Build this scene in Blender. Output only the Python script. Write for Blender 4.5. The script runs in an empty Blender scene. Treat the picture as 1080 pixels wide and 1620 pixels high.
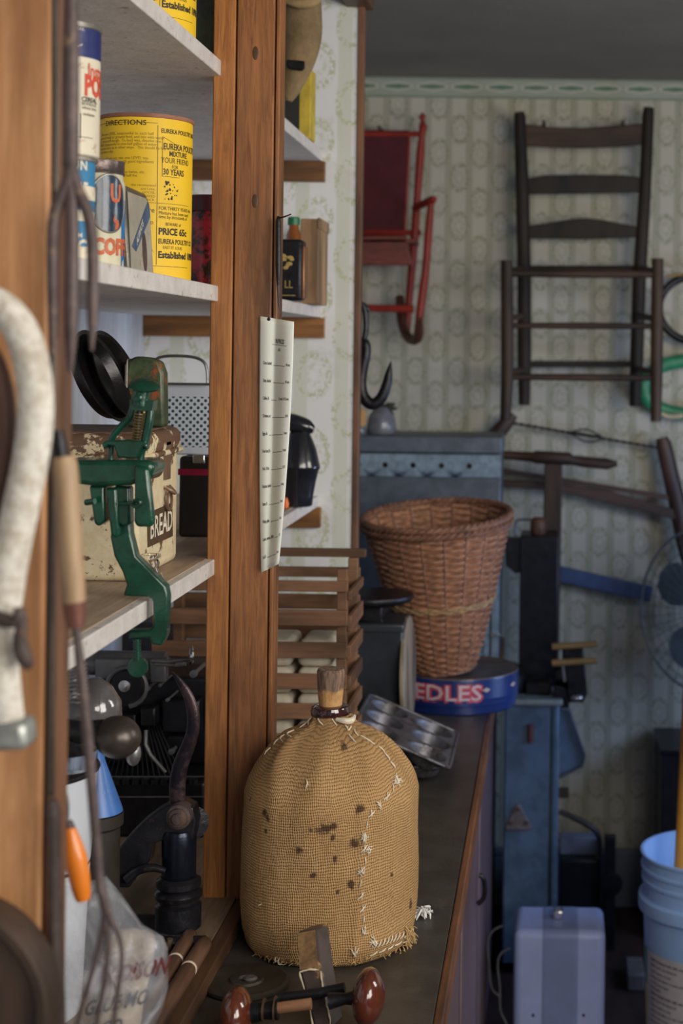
import bpy, bmesh, math, random
from mathutils import Vector, Matrix, noise
random.seed(7)
C = bpy.context.scene
COL = C.collection
# ------------------------------------------------------------------ camera, world, lights, exposure
F = 2400.0; EYE = 1.65; VX, VY = 870.0, 560.0; ROLL = 0.013
cd = bpy.data.cameras.new('camera'); cam = bpy.data.objects.new('camera', cd); COL.objects.link(cam)
cam.location = (0, 0, EYE)
cam.rotation_euler = (Matrix.Rotation(math.pi/2, 4, 'X') @ Matrix.Rotation(ROLL, 4, 'Z')).to_euler()
cd.sensor_fit = 'VERTICAL'; cd.sensor_height = 36; cd.lens = F/1620*36
cd.shift_x = -330/1620; cd.shift_y = -250/1620
cd.dof.use_dof = True; cd.dof.focus_distance = 2.08; cd.dof.aperture_fstop = 5.0
cd.clip_start = .05
C.camera = cam
w = bpy.data.worlds.new('world'); C.world = w; w.use_nodes = True
w.node_tree.nodes['Background'].inputs[0].default_value = (.48, .66, 1, 1)
w.node_tree.nodes['Background'].inputs[1].default_value = .34
def area(name, loc, target, sx, sy, power, col):
    l = bpy.data.lights.new(name, 'AREA'); l.shape = 'RECTANGLE'; l.size = sx; l.size_y = sy
    l.energy = power; l.color = col
    o = bpy.data.objects.new(name, l); COL.objects.link(o); o.location = loc
    o.rotation_euler = (Vector(target)-Vector(loc)).to_track_quat('-Z', 'Y').to_euler()
    return o
area('window_daylight', (1.32, .60, 1.85), (-.45, 1.85, 1.55), .95, 1.1, 27, (1, .95, .87))
area('doorway_daylight', (.95, -.60, 2.05), (-.35, 2.6, 1.55), 1.0, .9, 20, (1, .92, .80))
area('upper_wall_fill', (1.33, 2.25, 1.78), (-.2, 3.9, 1.75), .7, .6, 11, (1, .96, .86))  # added fill lamp, lifts the upper back wall and the basket
area('low_blue_fill', (1.33, 3.35, 1.20), (0, 3.75, .6), .6, .6, 10, (.42, .60, 1))  # added bluish fill lamp for bucket, case and low back wall
C.view_settings.view_transform = 'Standard'; C.view_settings.look = 'None'
C.view_settings.exposure = 0.13; C.view_settings.gamma = 1; C.view_settings.use_curve_mapping = False

# ------------------------------------------------------------------ pixel / world helpers
_c, _s = math.cos(ROLL), math.sin(ROLL)
def UV(px, py):
    x, y = px-VX, py-VY
    return (x*_c+y*_s, -x*_s+y*_c)
def P(px, py, Y):
    u, v = UV(px, py)
    return Vector((u*Y/F, Y, EYE-v*Y/F))
def PZ(px, py, z):
    u, v = UV(px, py)
    return P(px, py, F*(EYE-z)/v)

# ------------------------------------------------------------------ node helper
class E:
    def __init__(s, nt, sock): s.nt, s.k = nt, sock
    def _m(s, op, a, b=None, c=None):
        n = s.nt.nodes.new('ShaderNodeMath'); n.operation = op
        for i, v in enumerate((a, b, c)):
            if v is None: continue
            if isinstance(v, E): s.nt.links.new(v.k, n.inputs[i])
            else: n.inputs[i].default_value = v
        return E(s.nt, n.outputs[0])
    def __add__(s, o): return s._m('ADD', s, o)
    def __radd__(s, o): return s._m('ADD', s, o)
    def __sub__(s, o): return s._m('SUBTRACT', s, o)
    def __rsub__(s, o): return s._m('SUBTRACT', o, s)
    def __mul__(s, o): return s._m('MULTIPLY', s, o)
    def __rmul__(s, o): return s._m('MULTIPLY', s, o)
    def __truediv__(s, o): return s._m('DIVIDE', s, o)
    def fract(s): return s._m('FRACT', s)
    def floor(s): return s._m('FLOOR', s)
    def sin(s): return s._m('SINE', s)
    def abs(s): return s._m('ABSOLUTE', s)
    def sqrt(s): return s._m('SQRT', s)
    def mod(s, o): return s._m('FLOORED_MODULO', s, o)
    def lt(s, o): return s._m('LESS_THAN', s, o)
    def gt(s, o): return s._m('GREATER_THAN', s, o)
    def mx(s, o): return s._m('MAXIMUM', s, o)
    def mn(s, o): return s._m('MINIMUM', s, o)
    def ss(s, a, b):
        n = s.nt.nodes.new('ShaderNodeMapRange'); n.interpolation_type = 'SMOOTHSTEP'
        s.nt.links.new(s.k, n.inputs[0]); n.inputs[1].default_value = a; n.inputs[2].default_value = b
        return E(s.nt, n.outputs[0])
def newmat(name):
    m = bpy.data.materials.new(name); m.use_nodes = True
    nt = m.node_tree; b = nt.nodes['Principled BSDF']
    return m, nt, b
def coords(nt, kind='Object', scale=(1, 1, 1)):
    t = nt.nodes.new('ShaderNodeTexCoord'); mp = nt.nodes.new('ShaderNodeMapping')
    mp.inputs['Scale'].default_value = scale
    nt.links.new(t.outputs[kind], mp.inputs[0]); return mp.outputs[0]
def sep(nt, v):
    n = nt.nodes.new('ShaderNodeSeparateXYZ'); nt.links.new(v, n.inputs[0])
    return [E(nt, n.outputs[i]) for i in range(3)]
def nz(nt, v, scale, detail=4, rough=.6, dist=0):
    n = nt.nodes.new('ShaderNodeTexNoise'); n.inputs['Scale'].default_value = scale
    n.inputs['Detail'].default_value = detail; n.inputs['Roughness'].default_value = rough
    n.inputs['Distortion'].default_value = dist
    nt.links.new(v, n.inputs['Vector']); return E(nt, n.outputs[0])
def rgba(c): return (c[0], c[1], c[2], 1)
def mix(nt, f, a, b):
    n = nt.nodes.new('ShaderNodeMix'); n.data_type = 'RGBA'
    nt.links.new(f.k, n.inputs[0])
    for v, i in ((a, 6), (b, 7)):
        if isinstance(v, tuple): n.inputs[i].default_value = rgba(v)
        else: nt.links.new(v, n.inputs[i])
    return n.outputs[2]
def bump(nt, b, h, strength, dist=.002):
    n = nt.nodes.new('ShaderNodeBump'); n.inputs['Strength'].default_value = strength
    n.inputs['Distance'].default_value = dist
    nt.links.new(h.k, n.inputs['Height']); nt.links.new(n.outputs[0], b.inputs['Normal'])
def sc(c, k): return (min(1, c[0]*k), min(1, c[1]*k), min(1, c[2]*k))
def M(name, col, rough=.6, metal=0, var=.25, scale=12, bmp=.3, bscale=60, col2=None, wear=.5, wscale=18, stretch=(1, 1, 1), coat=0, sharp=.06):
    m, nt, b = newmat(name)
    v = coords(nt, 'Object', stretch)
    n1 = nz(nt, v, scale, 5, .65)
    c = mix(nt, n1.ss(.3, .7), sc(col, 1-var), sc(col, 1+var))
    if col2:
        n2 = nz(nt, v, wscale, 6, .7, .3)
        f = n2.ss(wear-sharp, wear+sharp)
        c = mix(nt, f, c, col2)
    nt.links.new(c, b.inputs['Base Color'])
    b.inputs['Roughness'].default_value = rough; b.inputs['Metallic'].default_value = metal
    b.inputs['Coat Weight'].default_value = coat
    if bmp: bump(nt, b, nz(nt, v, bscale, 4), bmp)
    return m
def WOOD(name, a, b_, axis='z', scale=10, rough=.55, bmp=.35, dark=None, knots=0, coat=0):
    m, nt, b = newmat(name)
    st = {'z': (9, 9, .55), 'x': (.55, 9, 9), 'y': (9, .55, 9)}[axis]
    v = coords(nt, 'Object', st)
    n1 = nz(nt, v, scale, 7, .75, .6)
    v2 = coords(nt, 'Object', {'z': (2.2, 2.2, .5), 'x': (.5, 2.2, 2.2), 'y': (2.2, .5, 2.2)}[axis])
    n2 = nz(nt, v2, 5, 4, .6)
    c = mix(nt, n1.ss(.3, .72), a, b_)
    c = mix(nt, n2.ss(.40, .66)*.85, c, dark or sc(b_, .35))
    if knots:
        vo = nt.nodes.new('ShaderNodeTexVoronoi'); vo.inputs['Scale'].default_value = knots
        nt.links.new(coords(nt, 'Object', (1, 1, .45)), vo.inputs['Vector'])
        k = E(nt, vo.outputs['Distance'])
        c = mix(nt, (1-k.ss(.02, .10)), c, sc(dark or b_, .35))
    nt.links.new(c, b.inputs['Base Color']); b.inputs['Roughness'].default_value = rough
    b.inputs['Coat Weight'].default_value = coat
    bump(nt, b, n1, bmp, .0015)
    return m
def GLASS(name, col=(.9, .95, .95), rough=.05, ior=1.45):
    m, nt, b = newmat(name)
    b.inputs['Base Color'].default_value = rgba(col); b.inputs['Roughness'].default_value = rough
    b.inputs['Transmission Weight'].default_value = 1; b.inputs['IOR'].default_value = ior
    return m
def FILM(name, col, alpha, rough=.2, wr=0):
    m, nt, b = newmat(name)
    b.inputs['Base Color'].default_value = rgba(col); b.inputs['Roughness'].default_value = rough
    v = coords(nt)
    if wr:
        n = nz(nt, v, 14, 3, .5, 1.0)
        a = alpha+n.ss(.45, .7)*wr
        nt.links.new(a.k, b.inputs['Alpha'])
        bump(nt, b, nz(nt, v, 22, 3, .5, 1.5), .9, .006)
    else: b.inputs['Alpha'].default_value = alpha
    return m

# ------------------------------------------------------------------ mesh builder
class MB:
    def __init__(s): s.bm = bmesh.new(); s.uv = None
    def box(s, x0, x1, y0, y1, z0, z1):
        vs = [s.bm.verts.new((x, y, z)) for x in (x0, x1) for y in (y0, y1) for z in (z0, z1)]
        for f in ((0, 1, 3, 2), (4, 6, 7, 5), (0, 4, 5, 1), (2, 3, 7, 6), (0, 2, 6, 4), (1, 5, 7, 3)):
            s.bm.faces.new([vs[i] for i in f])
        return s
    def obox(s, c, size, rot=(0, 0, 0)):
        R = Matrix.Identity(3)
        from mathutils import Euler
        R = Euler(rot).to_matrix()
        h = Vector(size)/2; vs = []
        for x in (-1, 1):
            for y in (-1, 1):
                for z in (-1, 1):
                    vs.append(s.bm.verts.new(Vector(c)+R@Vector((x*h.x, y*h.y, z*h.z))))
        for f in ((0, 1, 3, 2), (4, 6, 7, 5), (0, 4, 5, 1), (2, 3, 7, 6), (0, 2, 6, 4), (1, 5, 7, 3)):
            s.bm.faces.new([vs[i] for i in f])
        return s
    def bar(s, a, b, wx, wy, up=(0, 1, 0)):
        a, b = Vector(a), Vector(b); d = (b-a).normalized(); u = Vector(up)
        x = d.cross(u).normalized(); y = x.cross(d).normalized()
        A = [s.bm.verts.new(a+x*i*wx/2+y*j*wy/2) for i, j in ((-1, -1), (1, -1), (1, 1), (-1, 1))]
        B = [s.bm.verts.new(b+x*i*wx/2+y*j*wy/2) for i, j in ((-1, -1), (1, -1), (1, 1), (-1, 1))]
        s.bm.faces.new(A[::-1]); s.bm.faces.new(B)
        for i in range(4): s.bm.faces.new((A[i], A[(i+1) % 4], B[(i+1) % 4], B[i]))
        return s
    def prism(s, pts, vec):
        vec = Vector(vec)
        a = [s.bm.verts.new(p) for p in pts]; b = [s.bm.verts.new(Vector(p)+vec) for p in pts]
        s.bm.faces.new(a[::-1]); s.bm.faces.new(b); n = len(pts)
        for i in range(n): s.bm.faces.new((a[i], a[(i+1) % n], b[(i+1) % n], b[i]))
        return s
    def px(s, pts, Y, d):
        return s.prism([P(x, y, Y) for x, y in pts], (0, d, 0))
    def tube(s, pts, r, n=10, ax=1.0, closed=False, sm=0):
        pts = [Vector(p) for p in pts]
        if not isinstance(r, (list, tuple)): r = [r]*len(pts)
        r = list(r)
        for _ in range(sm):     # Chaikin-like smoothing keeping the ends
            q, k = [pts[0]], [r[0]]
            for i in range(len(pts)-1):
                q += [pts[i]*.75+pts[i+1]*.25, pts[i]*.25+pts[i+1]*.75]
                k += [r[i]*.75+r[i+1]*.25, r[i]*.25+r[i+1]*.75]
            q.append(pts[-1]); k.append(r[-1]); pts, r = q, k
        N = len(pts); rings = []; prev = None
        for i in range(N):
            if closed: d = pts[(i+1) % N]-pts[i-1]
            else: d = pts[min(i+1, N-1)]-pts[max(i-1, 0)]
            if d.length < 1e-9: d = Vector((0, 0, 1))
            d.normalize()
            if prev is None:
                x = d.orthogonal().normalized() if abs(d.y) > .9 else d.cross(Vector((0, 1, 0))).normalized()
            else: x = (prev-d*prev.dot(d)).normalized()
            prev = x; y = d.cross(x)
            rings.append([s.bm.verts.new(pts[i]+(x*math.cos(t)+y*math.sin(t)*ax)*r[i]) for t in [2*math.pi*k/n for k in range(n)]])
        for i in range(N if closed else N-1):
            A, B = rings[i], rings[(i+1) % N]
            for k in range(n): s.bm.faces.new((A[k], A[(k+1) % n], B[(k+1) % n], B[k]))
        if not closed:
            s.bm.faces.new(rings[0][::-1]); s.bm.faces.new(rings[-1])
        return s
    def pxtube(s, pts, rpx, n=10, sm=0, closed=False, ax=1.0):
        """pts are (px, py, Y); radius in pixels at that depth"""
        w3 = [P(*p) for p in pts]
        rr = rpx if isinstance(rpx, (list, tuple)) else [rpx]*len(pts)
        return s.tube(w3, [q*p[2]/F for q, p in zip(rr, pts)], n, ax, closed, sm)
    def lathe(s, c, prof, n=32, axis=(0, 0, 1), uv=False, disp=None, caps=True, sx=1.0, sy=1.0):
        c = Vector(c); q = Vector((0, 0, 1)).rotation_difference(Vector(axis).normalized())
        rings = []
        if uv: s.uv = s.bm.loops.layers.uv.new('UVMap')
        for r, h in prof:
            ring = []
            for k in range(n):
                t = 2*math.pi*k/n
                rr = r*(1 if disp is None else disp(t, h))
                ring.append(s.bm.verts.new(c+q@Vector((rr*math.cos(t)*sx, rr*math.sin(t)*sy, h))))
            rings.append(ring)
        for i in range(len(rings)-1):
            for k in range(n):
                f = s.bm.faces.new((rings[i][k], rings[i][(k+1) % n], rings[i+1][(k+1) % n], rings[i+1][k]))
                if uv:
                    for l, (a, j) in zip(f.loops, ((k, i), (k+1, i), (k+1, i+1), (k, i+1))):
                        l[s.uv].uv = (a/n, prof[j][1])
        if caps:
            if prof[0][0] > 1e-5: s.bm.faces.new(rings[0][::-1])
            if prof[-1][0] > 1e-5: s.bm.faces.new(rings[-1])
        return s
    def ell(s, c, r, n=20, m=12, axis=(0, 0, 1)):
        rx, ry, rz = r
        prof = [(max(1e-5, math.sin(math.pi*i/m)), -rz*math.cos(math.pi*i/m)) for i in range(m+1)]
        return s.lathe(c, prof, n, axis, sx=rx, sy=ry, caps=False)
    def build(s, name, mat, parent=None, bev=0, seg=2, sub=0, ang=38, origin=None, solid=0):
        bmesh.ops.remove_doubles(s.bm, verts=s.bm.verts, dist=1e-6)
        bmesh.ops.recalc_face_normals(s.bm, faces=s.bm.faces)
        if parent is not None: org = root_loc(parent)
        elif origin is not None: org = Vector(origin)
        else:
            xs = [v.co for v in s.bm.verts]
            org = Vector(((min(v.x for v in xs)+max(v.x for v in xs))/2, (min(v.y for v in xs)+max(v.y for v in xs))/2, min(v.z for v in xs)))
        for v in s.bm.verts: v.co -= org
        lim = math.radians(ang)
        for f in s.bm.faces: f.smooth = True
        for e in s.bm.edges:
            if len(e.link_faces) == 2 and e.calc_face_angle(0) > lim: e.smooth = False
        me = bpy.data.meshes.new(name); s.bm.to_mesh(me); s.bm.free()
        me.materials.append(mat)
        o = bpy.data.objects.new(name, me); COL.objects.link(o)
        if parent is not None: o.parent = parent
        else: o.location = org
        if solid:
            k = o.modifiers.new('solid', 'SOLIDIFY'); k.thickness = solid; k.offset = 0
        if bev:
            k = o.modifiers.new('bevel', 'BEVEL'); k.width = bev; k.segments = seg; k.limit_method = 'ANGLE'; k.angle_limit = math.radians(40)
            k.harden_normals = False
        if sub:
            k = o.modifiers.new('sub', 'SUBSURF'); k.levels = sub; k.render_levels = sub
        return o
def root_loc(o):
    v = Vector((0, 0, 0))
    while o is not None: v += o.location; o = o.parent
    return v
def thing(name, label, cat, loc=(0, 0, 0), group=None):
    o = bpy.data.objects.new(name, None); COL.objects.link(o); o.location = loc; o.empty_display_size = .05
    o['label'] = label; o['category'] = cat
    if group: o['group'] = group
    return o
def tag(o, label, cat, group=None):
    o['label'] = label; o['category'] = cat
    if group: o['group'] = group
    return o
def struct(o): o['kind'] = 'structure'; return o
def copy_tree(o, loc=None, label=None, rotz=None, parent=None):
    c = o.copy(); COL.objects.link(c)
    if parent is not None: c.parent = parent
    if loc is not None: c.location = loc
    if rotz is not None: c.rotation_euler.z = rotz
    if label: c['label'] = label
    for ch in list(o.children): copy_tree(ch, parent=c)
    return c
# text
_dg = bpy.context.evaluated_depsgraph_get
def text_geo(st, size, align='LEFT', bold=0, sx=1.0):
    cu = bpy.data.curves.new('t', 'FONT'); cu.body = st; cu.size = size; cu.align_x = align
    cu.resolution_u = 2; cu.offset = bold*size
    o = bpy.data.objects.new('t', cu); COL.objects.link(o)
    bpy.context.view_layer.update()
    me = bpy.data.meshes.new_from_object(o.evaluated_get(_dg()))
    vs = [(v.co.x*sx, v.co.y) for v in me.vertices]; fs = [tuple(p.vertices) for p in me.polygons]
    bpy.data.objects.remove(o); bpy.data.curves.remove(cu); bpy.data.meshes.remove(me)
    return vs, fs
def body_of(o):
    for c_ in COL.objects:
        if c_.parent is o and c_.type == 'MESH': return c_
    return o
def text_part(name, items, fn, mat, parent, lines=()):
    if parent.type == 'EMPTY': parent = body_of(parent)
    """items: (text, x, y, size, align, bold, sx); fn maps flat (x, y) to world; lines: (x0,y0,x1,y1,w)"""
    bm = bmesh.new()
    for it in items:
        st, x, y, size, al, bold, sx = (tuple(it)+('LEFT', 0, 1.0)[len(it)-4:])[:7] if len(it) < 7 else it
        vs, fs = text_geo(st, size, al, bold, sx)
        bv = [bm.verts.new(fn(x+a, y+b)) for a, b in vs]
        for f in fs:
            try: bm.faces.new([bv[i] for i in f])
            except ValueError: pass
    for x0, y0, x1, y1, wd in lines:
        n = 14; dx, dy = x1-x0, y1-y0; L = math.hypot(dx, dy); nx, ny = -dy/L*wd/2, dx/L*wd/2
        prev = None
        for i in range(n+1):
            t = i/n; a = bm.verts.new(fn(x0+dx*t+nx, y0+dy*t+ny)); b = bm.verts.new(fn(x0+dx*t-nx, y0+dy*t-ny))
            if prev: bm.faces.new((prev[0], a, b, prev[1]))
            prev = (a, b)
    org = root_loc(parent)
    for v in bm.verts: v.co -= org
    me = bpy.data.meshes.new(name); bm.to_mesh(me); bm.free(); me.materials.append(mat)
    o = bpy.data.objects.new(name, me); COL.objects.link(o); o.parent = parent
    return o
def cylmap(cx, cy, r):       # x is arc length from the side facing -Y, y is world z
    return lambda x, y: Vector((cx+r*math.sin(x/r), cy-r*math.cos(x/r), y))

# ------------------------------------------------------------------ materials
def wallpaper(name, base, green, pw, ph, stripe, tint=.55):
    m, nt, b = newmat(name)
    v = coords(nt); x, y, z = sep(nt, v)
    n = nz(nt, v, 9, 5, .7); fine = nz(nt, v, 160, 3, .7)
    col = (x/pw).floor(); odd = col.mod(2)
    fx = ((x/pw).fract()-.5)*pw; fz = ((z/ph+odd*.5).fract()-.5)*ph
    wob = (nz(nt, v, 60, 3)-.5)*.02
    d = ((fx*fx)*(1.0/(pw*.42)**2)+(fz*fz)*(1.0/(ph*.26)**2)).sqrt()+wob*6
    ring = 1-(d-1).abs().ss(.10, .34)
    inner = 1-(d-.45).abs().ss(.05, .25)
    st = ((x/stripe).fract()-.5).abs().ss(.30, .36)
    leaf = nz(nt, v, 150, 2, .5).ss(.42, .58)
    f = (ring*leaf*.9+inner*leaf*.5).mx(st*.45)*tint*2
    c = mix(nt, f.mn(1.0), base, green)
    c = mix(nt, n.ss(.52, .75)*.45, c, sc((base[0], base[1]*.93, base[2]*.78), .62))
    nt.links.new(c, b.inputs['Base Color']); b.inputs['Roughness'].default_value = .75
    bump(nt, b, fine, .12)
    return m
m_wall = wallpaper('wall_paper', (.54, .51, .43), (.24, .25, .15), .062, .145, .0625, .50)
m_panelpaper = wallpaper('panel_paper', (.76, .77, .80), (.40, .45, .20), .075, .16, .085, .36)
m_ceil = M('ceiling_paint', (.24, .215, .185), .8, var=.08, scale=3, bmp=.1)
m_floor = WOOD('floor_boards', (.050, .026, .020), (.030, .016, .014), 'y', 4, .6)
m_sidewall = M('plaster', (.42, .41, .38), .8, var=.08, scale=3, bmp=.15)
m_base = M('baseboard_paint', (.16, .18, .22), .5, var=.1)
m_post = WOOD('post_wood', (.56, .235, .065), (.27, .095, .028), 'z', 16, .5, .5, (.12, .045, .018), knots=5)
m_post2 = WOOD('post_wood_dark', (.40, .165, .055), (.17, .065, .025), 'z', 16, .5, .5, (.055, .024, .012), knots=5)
m_post0 = WOOD('near_post_wood', (.82, .43, .20), (.56, .25, .095), 'z', 12, .55, .4, (.34, .15, .06), knots=4)
m_trim = WOOD('trim_wood', (.26, .12, .06), (.15, .07, .04), 'z', 9, .5)
m_rail = WOOD('rail_wood', (.20, .10, .05), (.09, .045, .025), 'y', 9, .5)
m_cleat = WOOD('cleat_wood', (.36, .16, .045), (.19, .075, .022), 'x', 8, .5)
m_shelf = M('shelf_white_paint', (.66, .62, .60), .6, var=.10, scale=30, bmp=.5, bscale=120, col2=(.36, .25, .18), wear=.64, wscale=70)
m_shelfwood = WOOD('shelf_bare_wood', (.50, .38, .27), (.33, .235, .165), 'y', 9, .65, .35, (.2, .13, .09))
m_backpanel = WOOD('back_boards_white', (.62, .66, .74), (.50, .54, .62), 'z', 5, .6, .3, (.40, .42, .48))
m_counter = M('counter_top', (.052, .047, .042), .42, var=.3, scale=10, bmp=.25, bscale=300, col2=(.08, .072, .062), wear=.62, wscale=8)
m_edge = WOOD('counter_edge_wood', (.25, .10, .04), (.12, .05, .025), 'y', 9, .45)
m_platform = WOOD('platform_wood', (.27, .19, .12), (.15, .10, .066), 'y', 7, .7, .4)
m_platedge = WOOD('platform_edge_wood', (.11, .055, .028), (.06, .03, .018), 'y', 8, .5)
m_sidep = M('counter_side_paint', (.13, .085, .10), .45, var=.15, scale=4)
m_blackiron = M('black_iron', (.016, .016, .020), .38, .5, var=.4, scale=30, bmp=.5, bscale=90, col2=(.07, .055, .05), wear=.66, wscale=45)
m_rustiron = M('rusty_iron', (.085, .062, .058), .6, .3, var=.35, scale=30, bmp=.5, bscale=120, col2=(.16, .09, .055), wear=.62, wscale=60)
m_steel = M('dull_steel', (.30, .30, .31), .38, .85, var=.2, scale=25, bmp=.2)
m_chrome = M('chrome', (.7, .7, .72), .15, 1, var=.05, bmp=.05)
m_ink = M('printed_ink', (.02, .018, .015), .6, var=.05, bmp=0)
m_redink = M('red_ink', (.62, .07, .03), .5, var=.15, bmp=0)
m_inkfaint = M('brown_print', (.30, .20, .02), .6, var=.1, bmp=0)

# ------------------------------------------------------------------ room
zc = 2.475; YW = 4.55; XR = 1.40; XL = -.87
struct(MB().box(XL-.1, XR+.1, -2.4, YW+.1, -.05, 0).build('floor', m_floor, origin=(0, 0, 0)))
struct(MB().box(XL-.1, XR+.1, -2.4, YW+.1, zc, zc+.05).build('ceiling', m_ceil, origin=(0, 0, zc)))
struct(MB().box(XL-.1, XR+.1, YW, YW+.1, 0, zc).build('wall_back', m_wall, origin=(0, YW, 0)))
struct(MB().box(XL-.1, XL, -2.4, YW, 0, zc).build('wall_left', m_sidewall))
def hole_wall():
    b = MB()
    wins = [(.1, 1.1, 1.25, 2.35), (1.88, 2.66, 1.42, 2.12), (3.06, 3.70, .85, 1.55)]  # second and third openings are made up to go with the fill lamps
    ys = [-2.4]
    prev = -2.4
    for y0, y1, z0, z1 in wins:
        b.box(XR, XR+.1, prev, y0, 0, zc); b.box(XR, XR+.1, y0, y1, 0, z0); b.box(XR, XR+.1, y0, y1, z1, zc); prev = y1
    b.box(XR, XR+.1, prev, YW, 0, zc)
    return b, wins
hb, wins = hole_wall(); struct(hb.build('wall_right', m_sidewall))
for i, (y0, y1, z0, z1) in enumerate(wins):
    b = MB(); t = .05
    b.box(XR-.01, XR+.08, y0, y0+t, z0, z1).box(XR-.01, XR+.08, y1-t, y1, z0, z1).box(XR-.01, XR+.08, y0, y1, z0, z0+t).box(XR-.01, XR+.08, y0, y1, z1-t, z1)
    b.box(XR+.02, XR+.05, y0, y1, (z0+z1)/2-.02, (z0+z1)/2+.02)
    struct(b.build('window_%d' % (i+1), m_base))
struct(MB().box(XL, XR, YW-.018, YW, 0, .17).box(XL, XR, YW-.024, YW, .155, .172).build('baseboard_back', m_base, bev=.002))
pt_ = MB().box(.29, XR, 2.95, 3.03, .86, 1.47).build('added_shade_partition', m_sidewall); struct(pt_)  # added out-of-view half wall, blocks light from the lower back wall
struct(MB().box(.285, XR, 2.94, 3.04, 1.4705, 1.50).build('shade_partition_cap', m_trim, bev=.003))  # cap on the added light-blocking half wall
# paper border under the ceiling
m, nt, b = newmat('paper_border'); v = coords(nt); x, y, z = sep(nt, v)
fx = ((x/.104).fract()-.5).abs()
zz = (z-.034).abs()
dash = fx.lt(.36)*(zz+fx*.012).lt(.0075)
halo = fx.lt(.45)*(zz+fx*.02).lt(.016)
line = (z-.004).abs().lt(.003).mx((z-.058).abs().lt(.002))
c = mix(nt, halo*.55, (.37, .40, .33), (.58, .58, .50)); c = mix(nt, dash.mx(line*.6), c, (.13, .22, .14))
nt.links.new(c, b.inputs['Base Color']); b.inputs['Roughness'].default_value = .7; m_border = m
struct(MB().box(XL, XR, YW-.003, YW+.001, zc-.062, zc-.001).build('trim_1', m_border, origin=(0, YW, zc-.062)))

# ------------------------------------------------------------------ shelf cabinet
XF = -.474; XB = -.836; YP = 2.16; YE = 3.13
z1 = P(345, 95, YP).z; z2 = P(345, 452, YP).z; z3 = P(345, 885, YP).z; ZP = .870; ZC = .844; TH = .0225
cab = thing('storage_shelves', 'tall wooden shelving unit with white painted shelves and wallpapered end, on the left', 'shelves', (-.6, 2.0, 0))
for zt, y0, mt in ((z1, .85, m_shelf), (z2, .85, m_shelf), (z3, 1.475, m_shelf)):
    sh = MB().box(XB, XF, y0, YE, zt-TH, zt).build('shelf', mt, cab, bev=.0015)
MB().box(XB+.002, XF-.012, 1.477, YE-.001, z3, z3+.0012).build('shelf_surface', m_shelfwood, cab)
MB().box(XB-.012, XB, .85, YE, ZC, zc-.004).build('back_panel', m_backpanel, cab)
MB().box(XB, -.405, YE, YE+.02, ZC+.001, zc-.004).build('wallpapered_end', m_panelpaper, cab)
MB().box(-.405, -.392, YE-.004, YE+.024, ZC+.001, zc-.004).build('edge_strip', m_trim, cab, bev=.002)
for zt, xr in ((z1, P(515, 270, YE).x), (z2, P(514, 530, YE).x), (z3, P(508, 835, YE).x)):
    MB().box(XB+.001, xr, YE-.018, YE-.0005, zt-TH-.042, zt-TH-.0003).build('cleat', m_cleat, cab, bev=.001)
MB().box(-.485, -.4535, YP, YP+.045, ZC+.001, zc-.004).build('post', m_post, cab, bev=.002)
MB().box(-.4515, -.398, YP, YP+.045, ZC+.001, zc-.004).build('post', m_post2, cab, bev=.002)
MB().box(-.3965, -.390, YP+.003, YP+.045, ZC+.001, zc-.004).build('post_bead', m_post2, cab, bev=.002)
MB().box(-.500, -.398, 1.20, 1.245, ZC+.001, zc-.004).build('post', m_post0, cab, bev=.003)
MB().box(-.3965, -.391, 1.204, 1.245, ZC+.001, zc-.004).build('post_bead', m_trim, cab, bev=.002)
MB().box(-.43, -.375, .85, YE+.03, 2.36, zc-.004).box(-.40, -.362, .85, YE+.035, 2.39, zc-.004).build('top_rail', m_rail, cab, bev=.004)
MB().box(XB, -.437, .85, YE-.001, ZP-.02, ZP).build('base_shelf', m_platform, cab, bev=.001)
MB().box(-.437, -.417, .85, 2.155, ZP-.025, ZP-.001).build('base_edge', m_platedge, cab, bev=.002)
nl = MB()
for q in ((404, 84), (403, 318)): nl.ell(P(q[0], q[1], YP), (.0045, .0007, .010), 14, 8)
nl.build('knot', m_platedge, cab)

# counter
ctr = thing('counter', 'long low counter with dark grey top and wooden edge running to the back', 'counter', (-.28, 2.4, 0))
MB().box(-.86, -.131, .6, 4.30, ZC-.03, ZC).build('worktop', m_counter, ctr, bev=.001)
MB().box(-.1305, -.118, .6, 4.30, ZC-.038, ZC+.001).build('edge_strip', m_edge, ctr, bev=.003)
MB().box(-.15, -.138, .6, 4.28, 0, ZC-.039).build('side_panel', m_sidep, ctr)
for yy in (1.9, 2.55, 3.2): MB().box(-.14, -.134, yy, yy+.55, .1, ZC-.07).build('door_panel', m_sidep, ctr, bev=.003)
h = MB()
h.pxtube([(757, 1385, 3.0), (764, 1386, 3.0), (767, 1402, 3.0), (766, 1422, 3.0), (755, 1430, 3.0)], 4, 8, 2)
h.build('drawer_pull', m_blackiron, ctr)

# ------------------------------------------------------------------ burlap jug
YJ = 2.09; sJ = YJ/F
jc = P(521, 1490, YJ); jc.z = ZC
JR = 137.5*sJ
def jz(py): return EYE-(UV(521, py)[1])*sJ-ZC
jprof_px = [(0, 1489), (100, 1489), (120, 1486), (131, 1474), (136, 1455), (138.5, 1420), (138.5, 1360), (137.5, 1300), (137.5, 1262), (137, 1248), (131, 1230), (119, 1209), (105, 1189), (90, 1172), (76, 1160), (55, 1151), (40, 1144), (33, 1136), (31, 1131), (28, 1128)]
jp = []
for i in range(len(jprof_px)-1):
    (r0, y0), (r1, y1) = jprof_px[i], jprof_px[i+1]
    k = max(2, int(max(abs(y1-y0), abs(r1-r0))/5))
    for j in range(k):
        t = j/k; jp.append(((r0+(r1-r0)*t)*sJ+1e-6, max(0.001, jz(y0+(y1-y0)*t))))
jp.append((28*sJ, jz(1128)))
HT = jz(1240)
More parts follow.
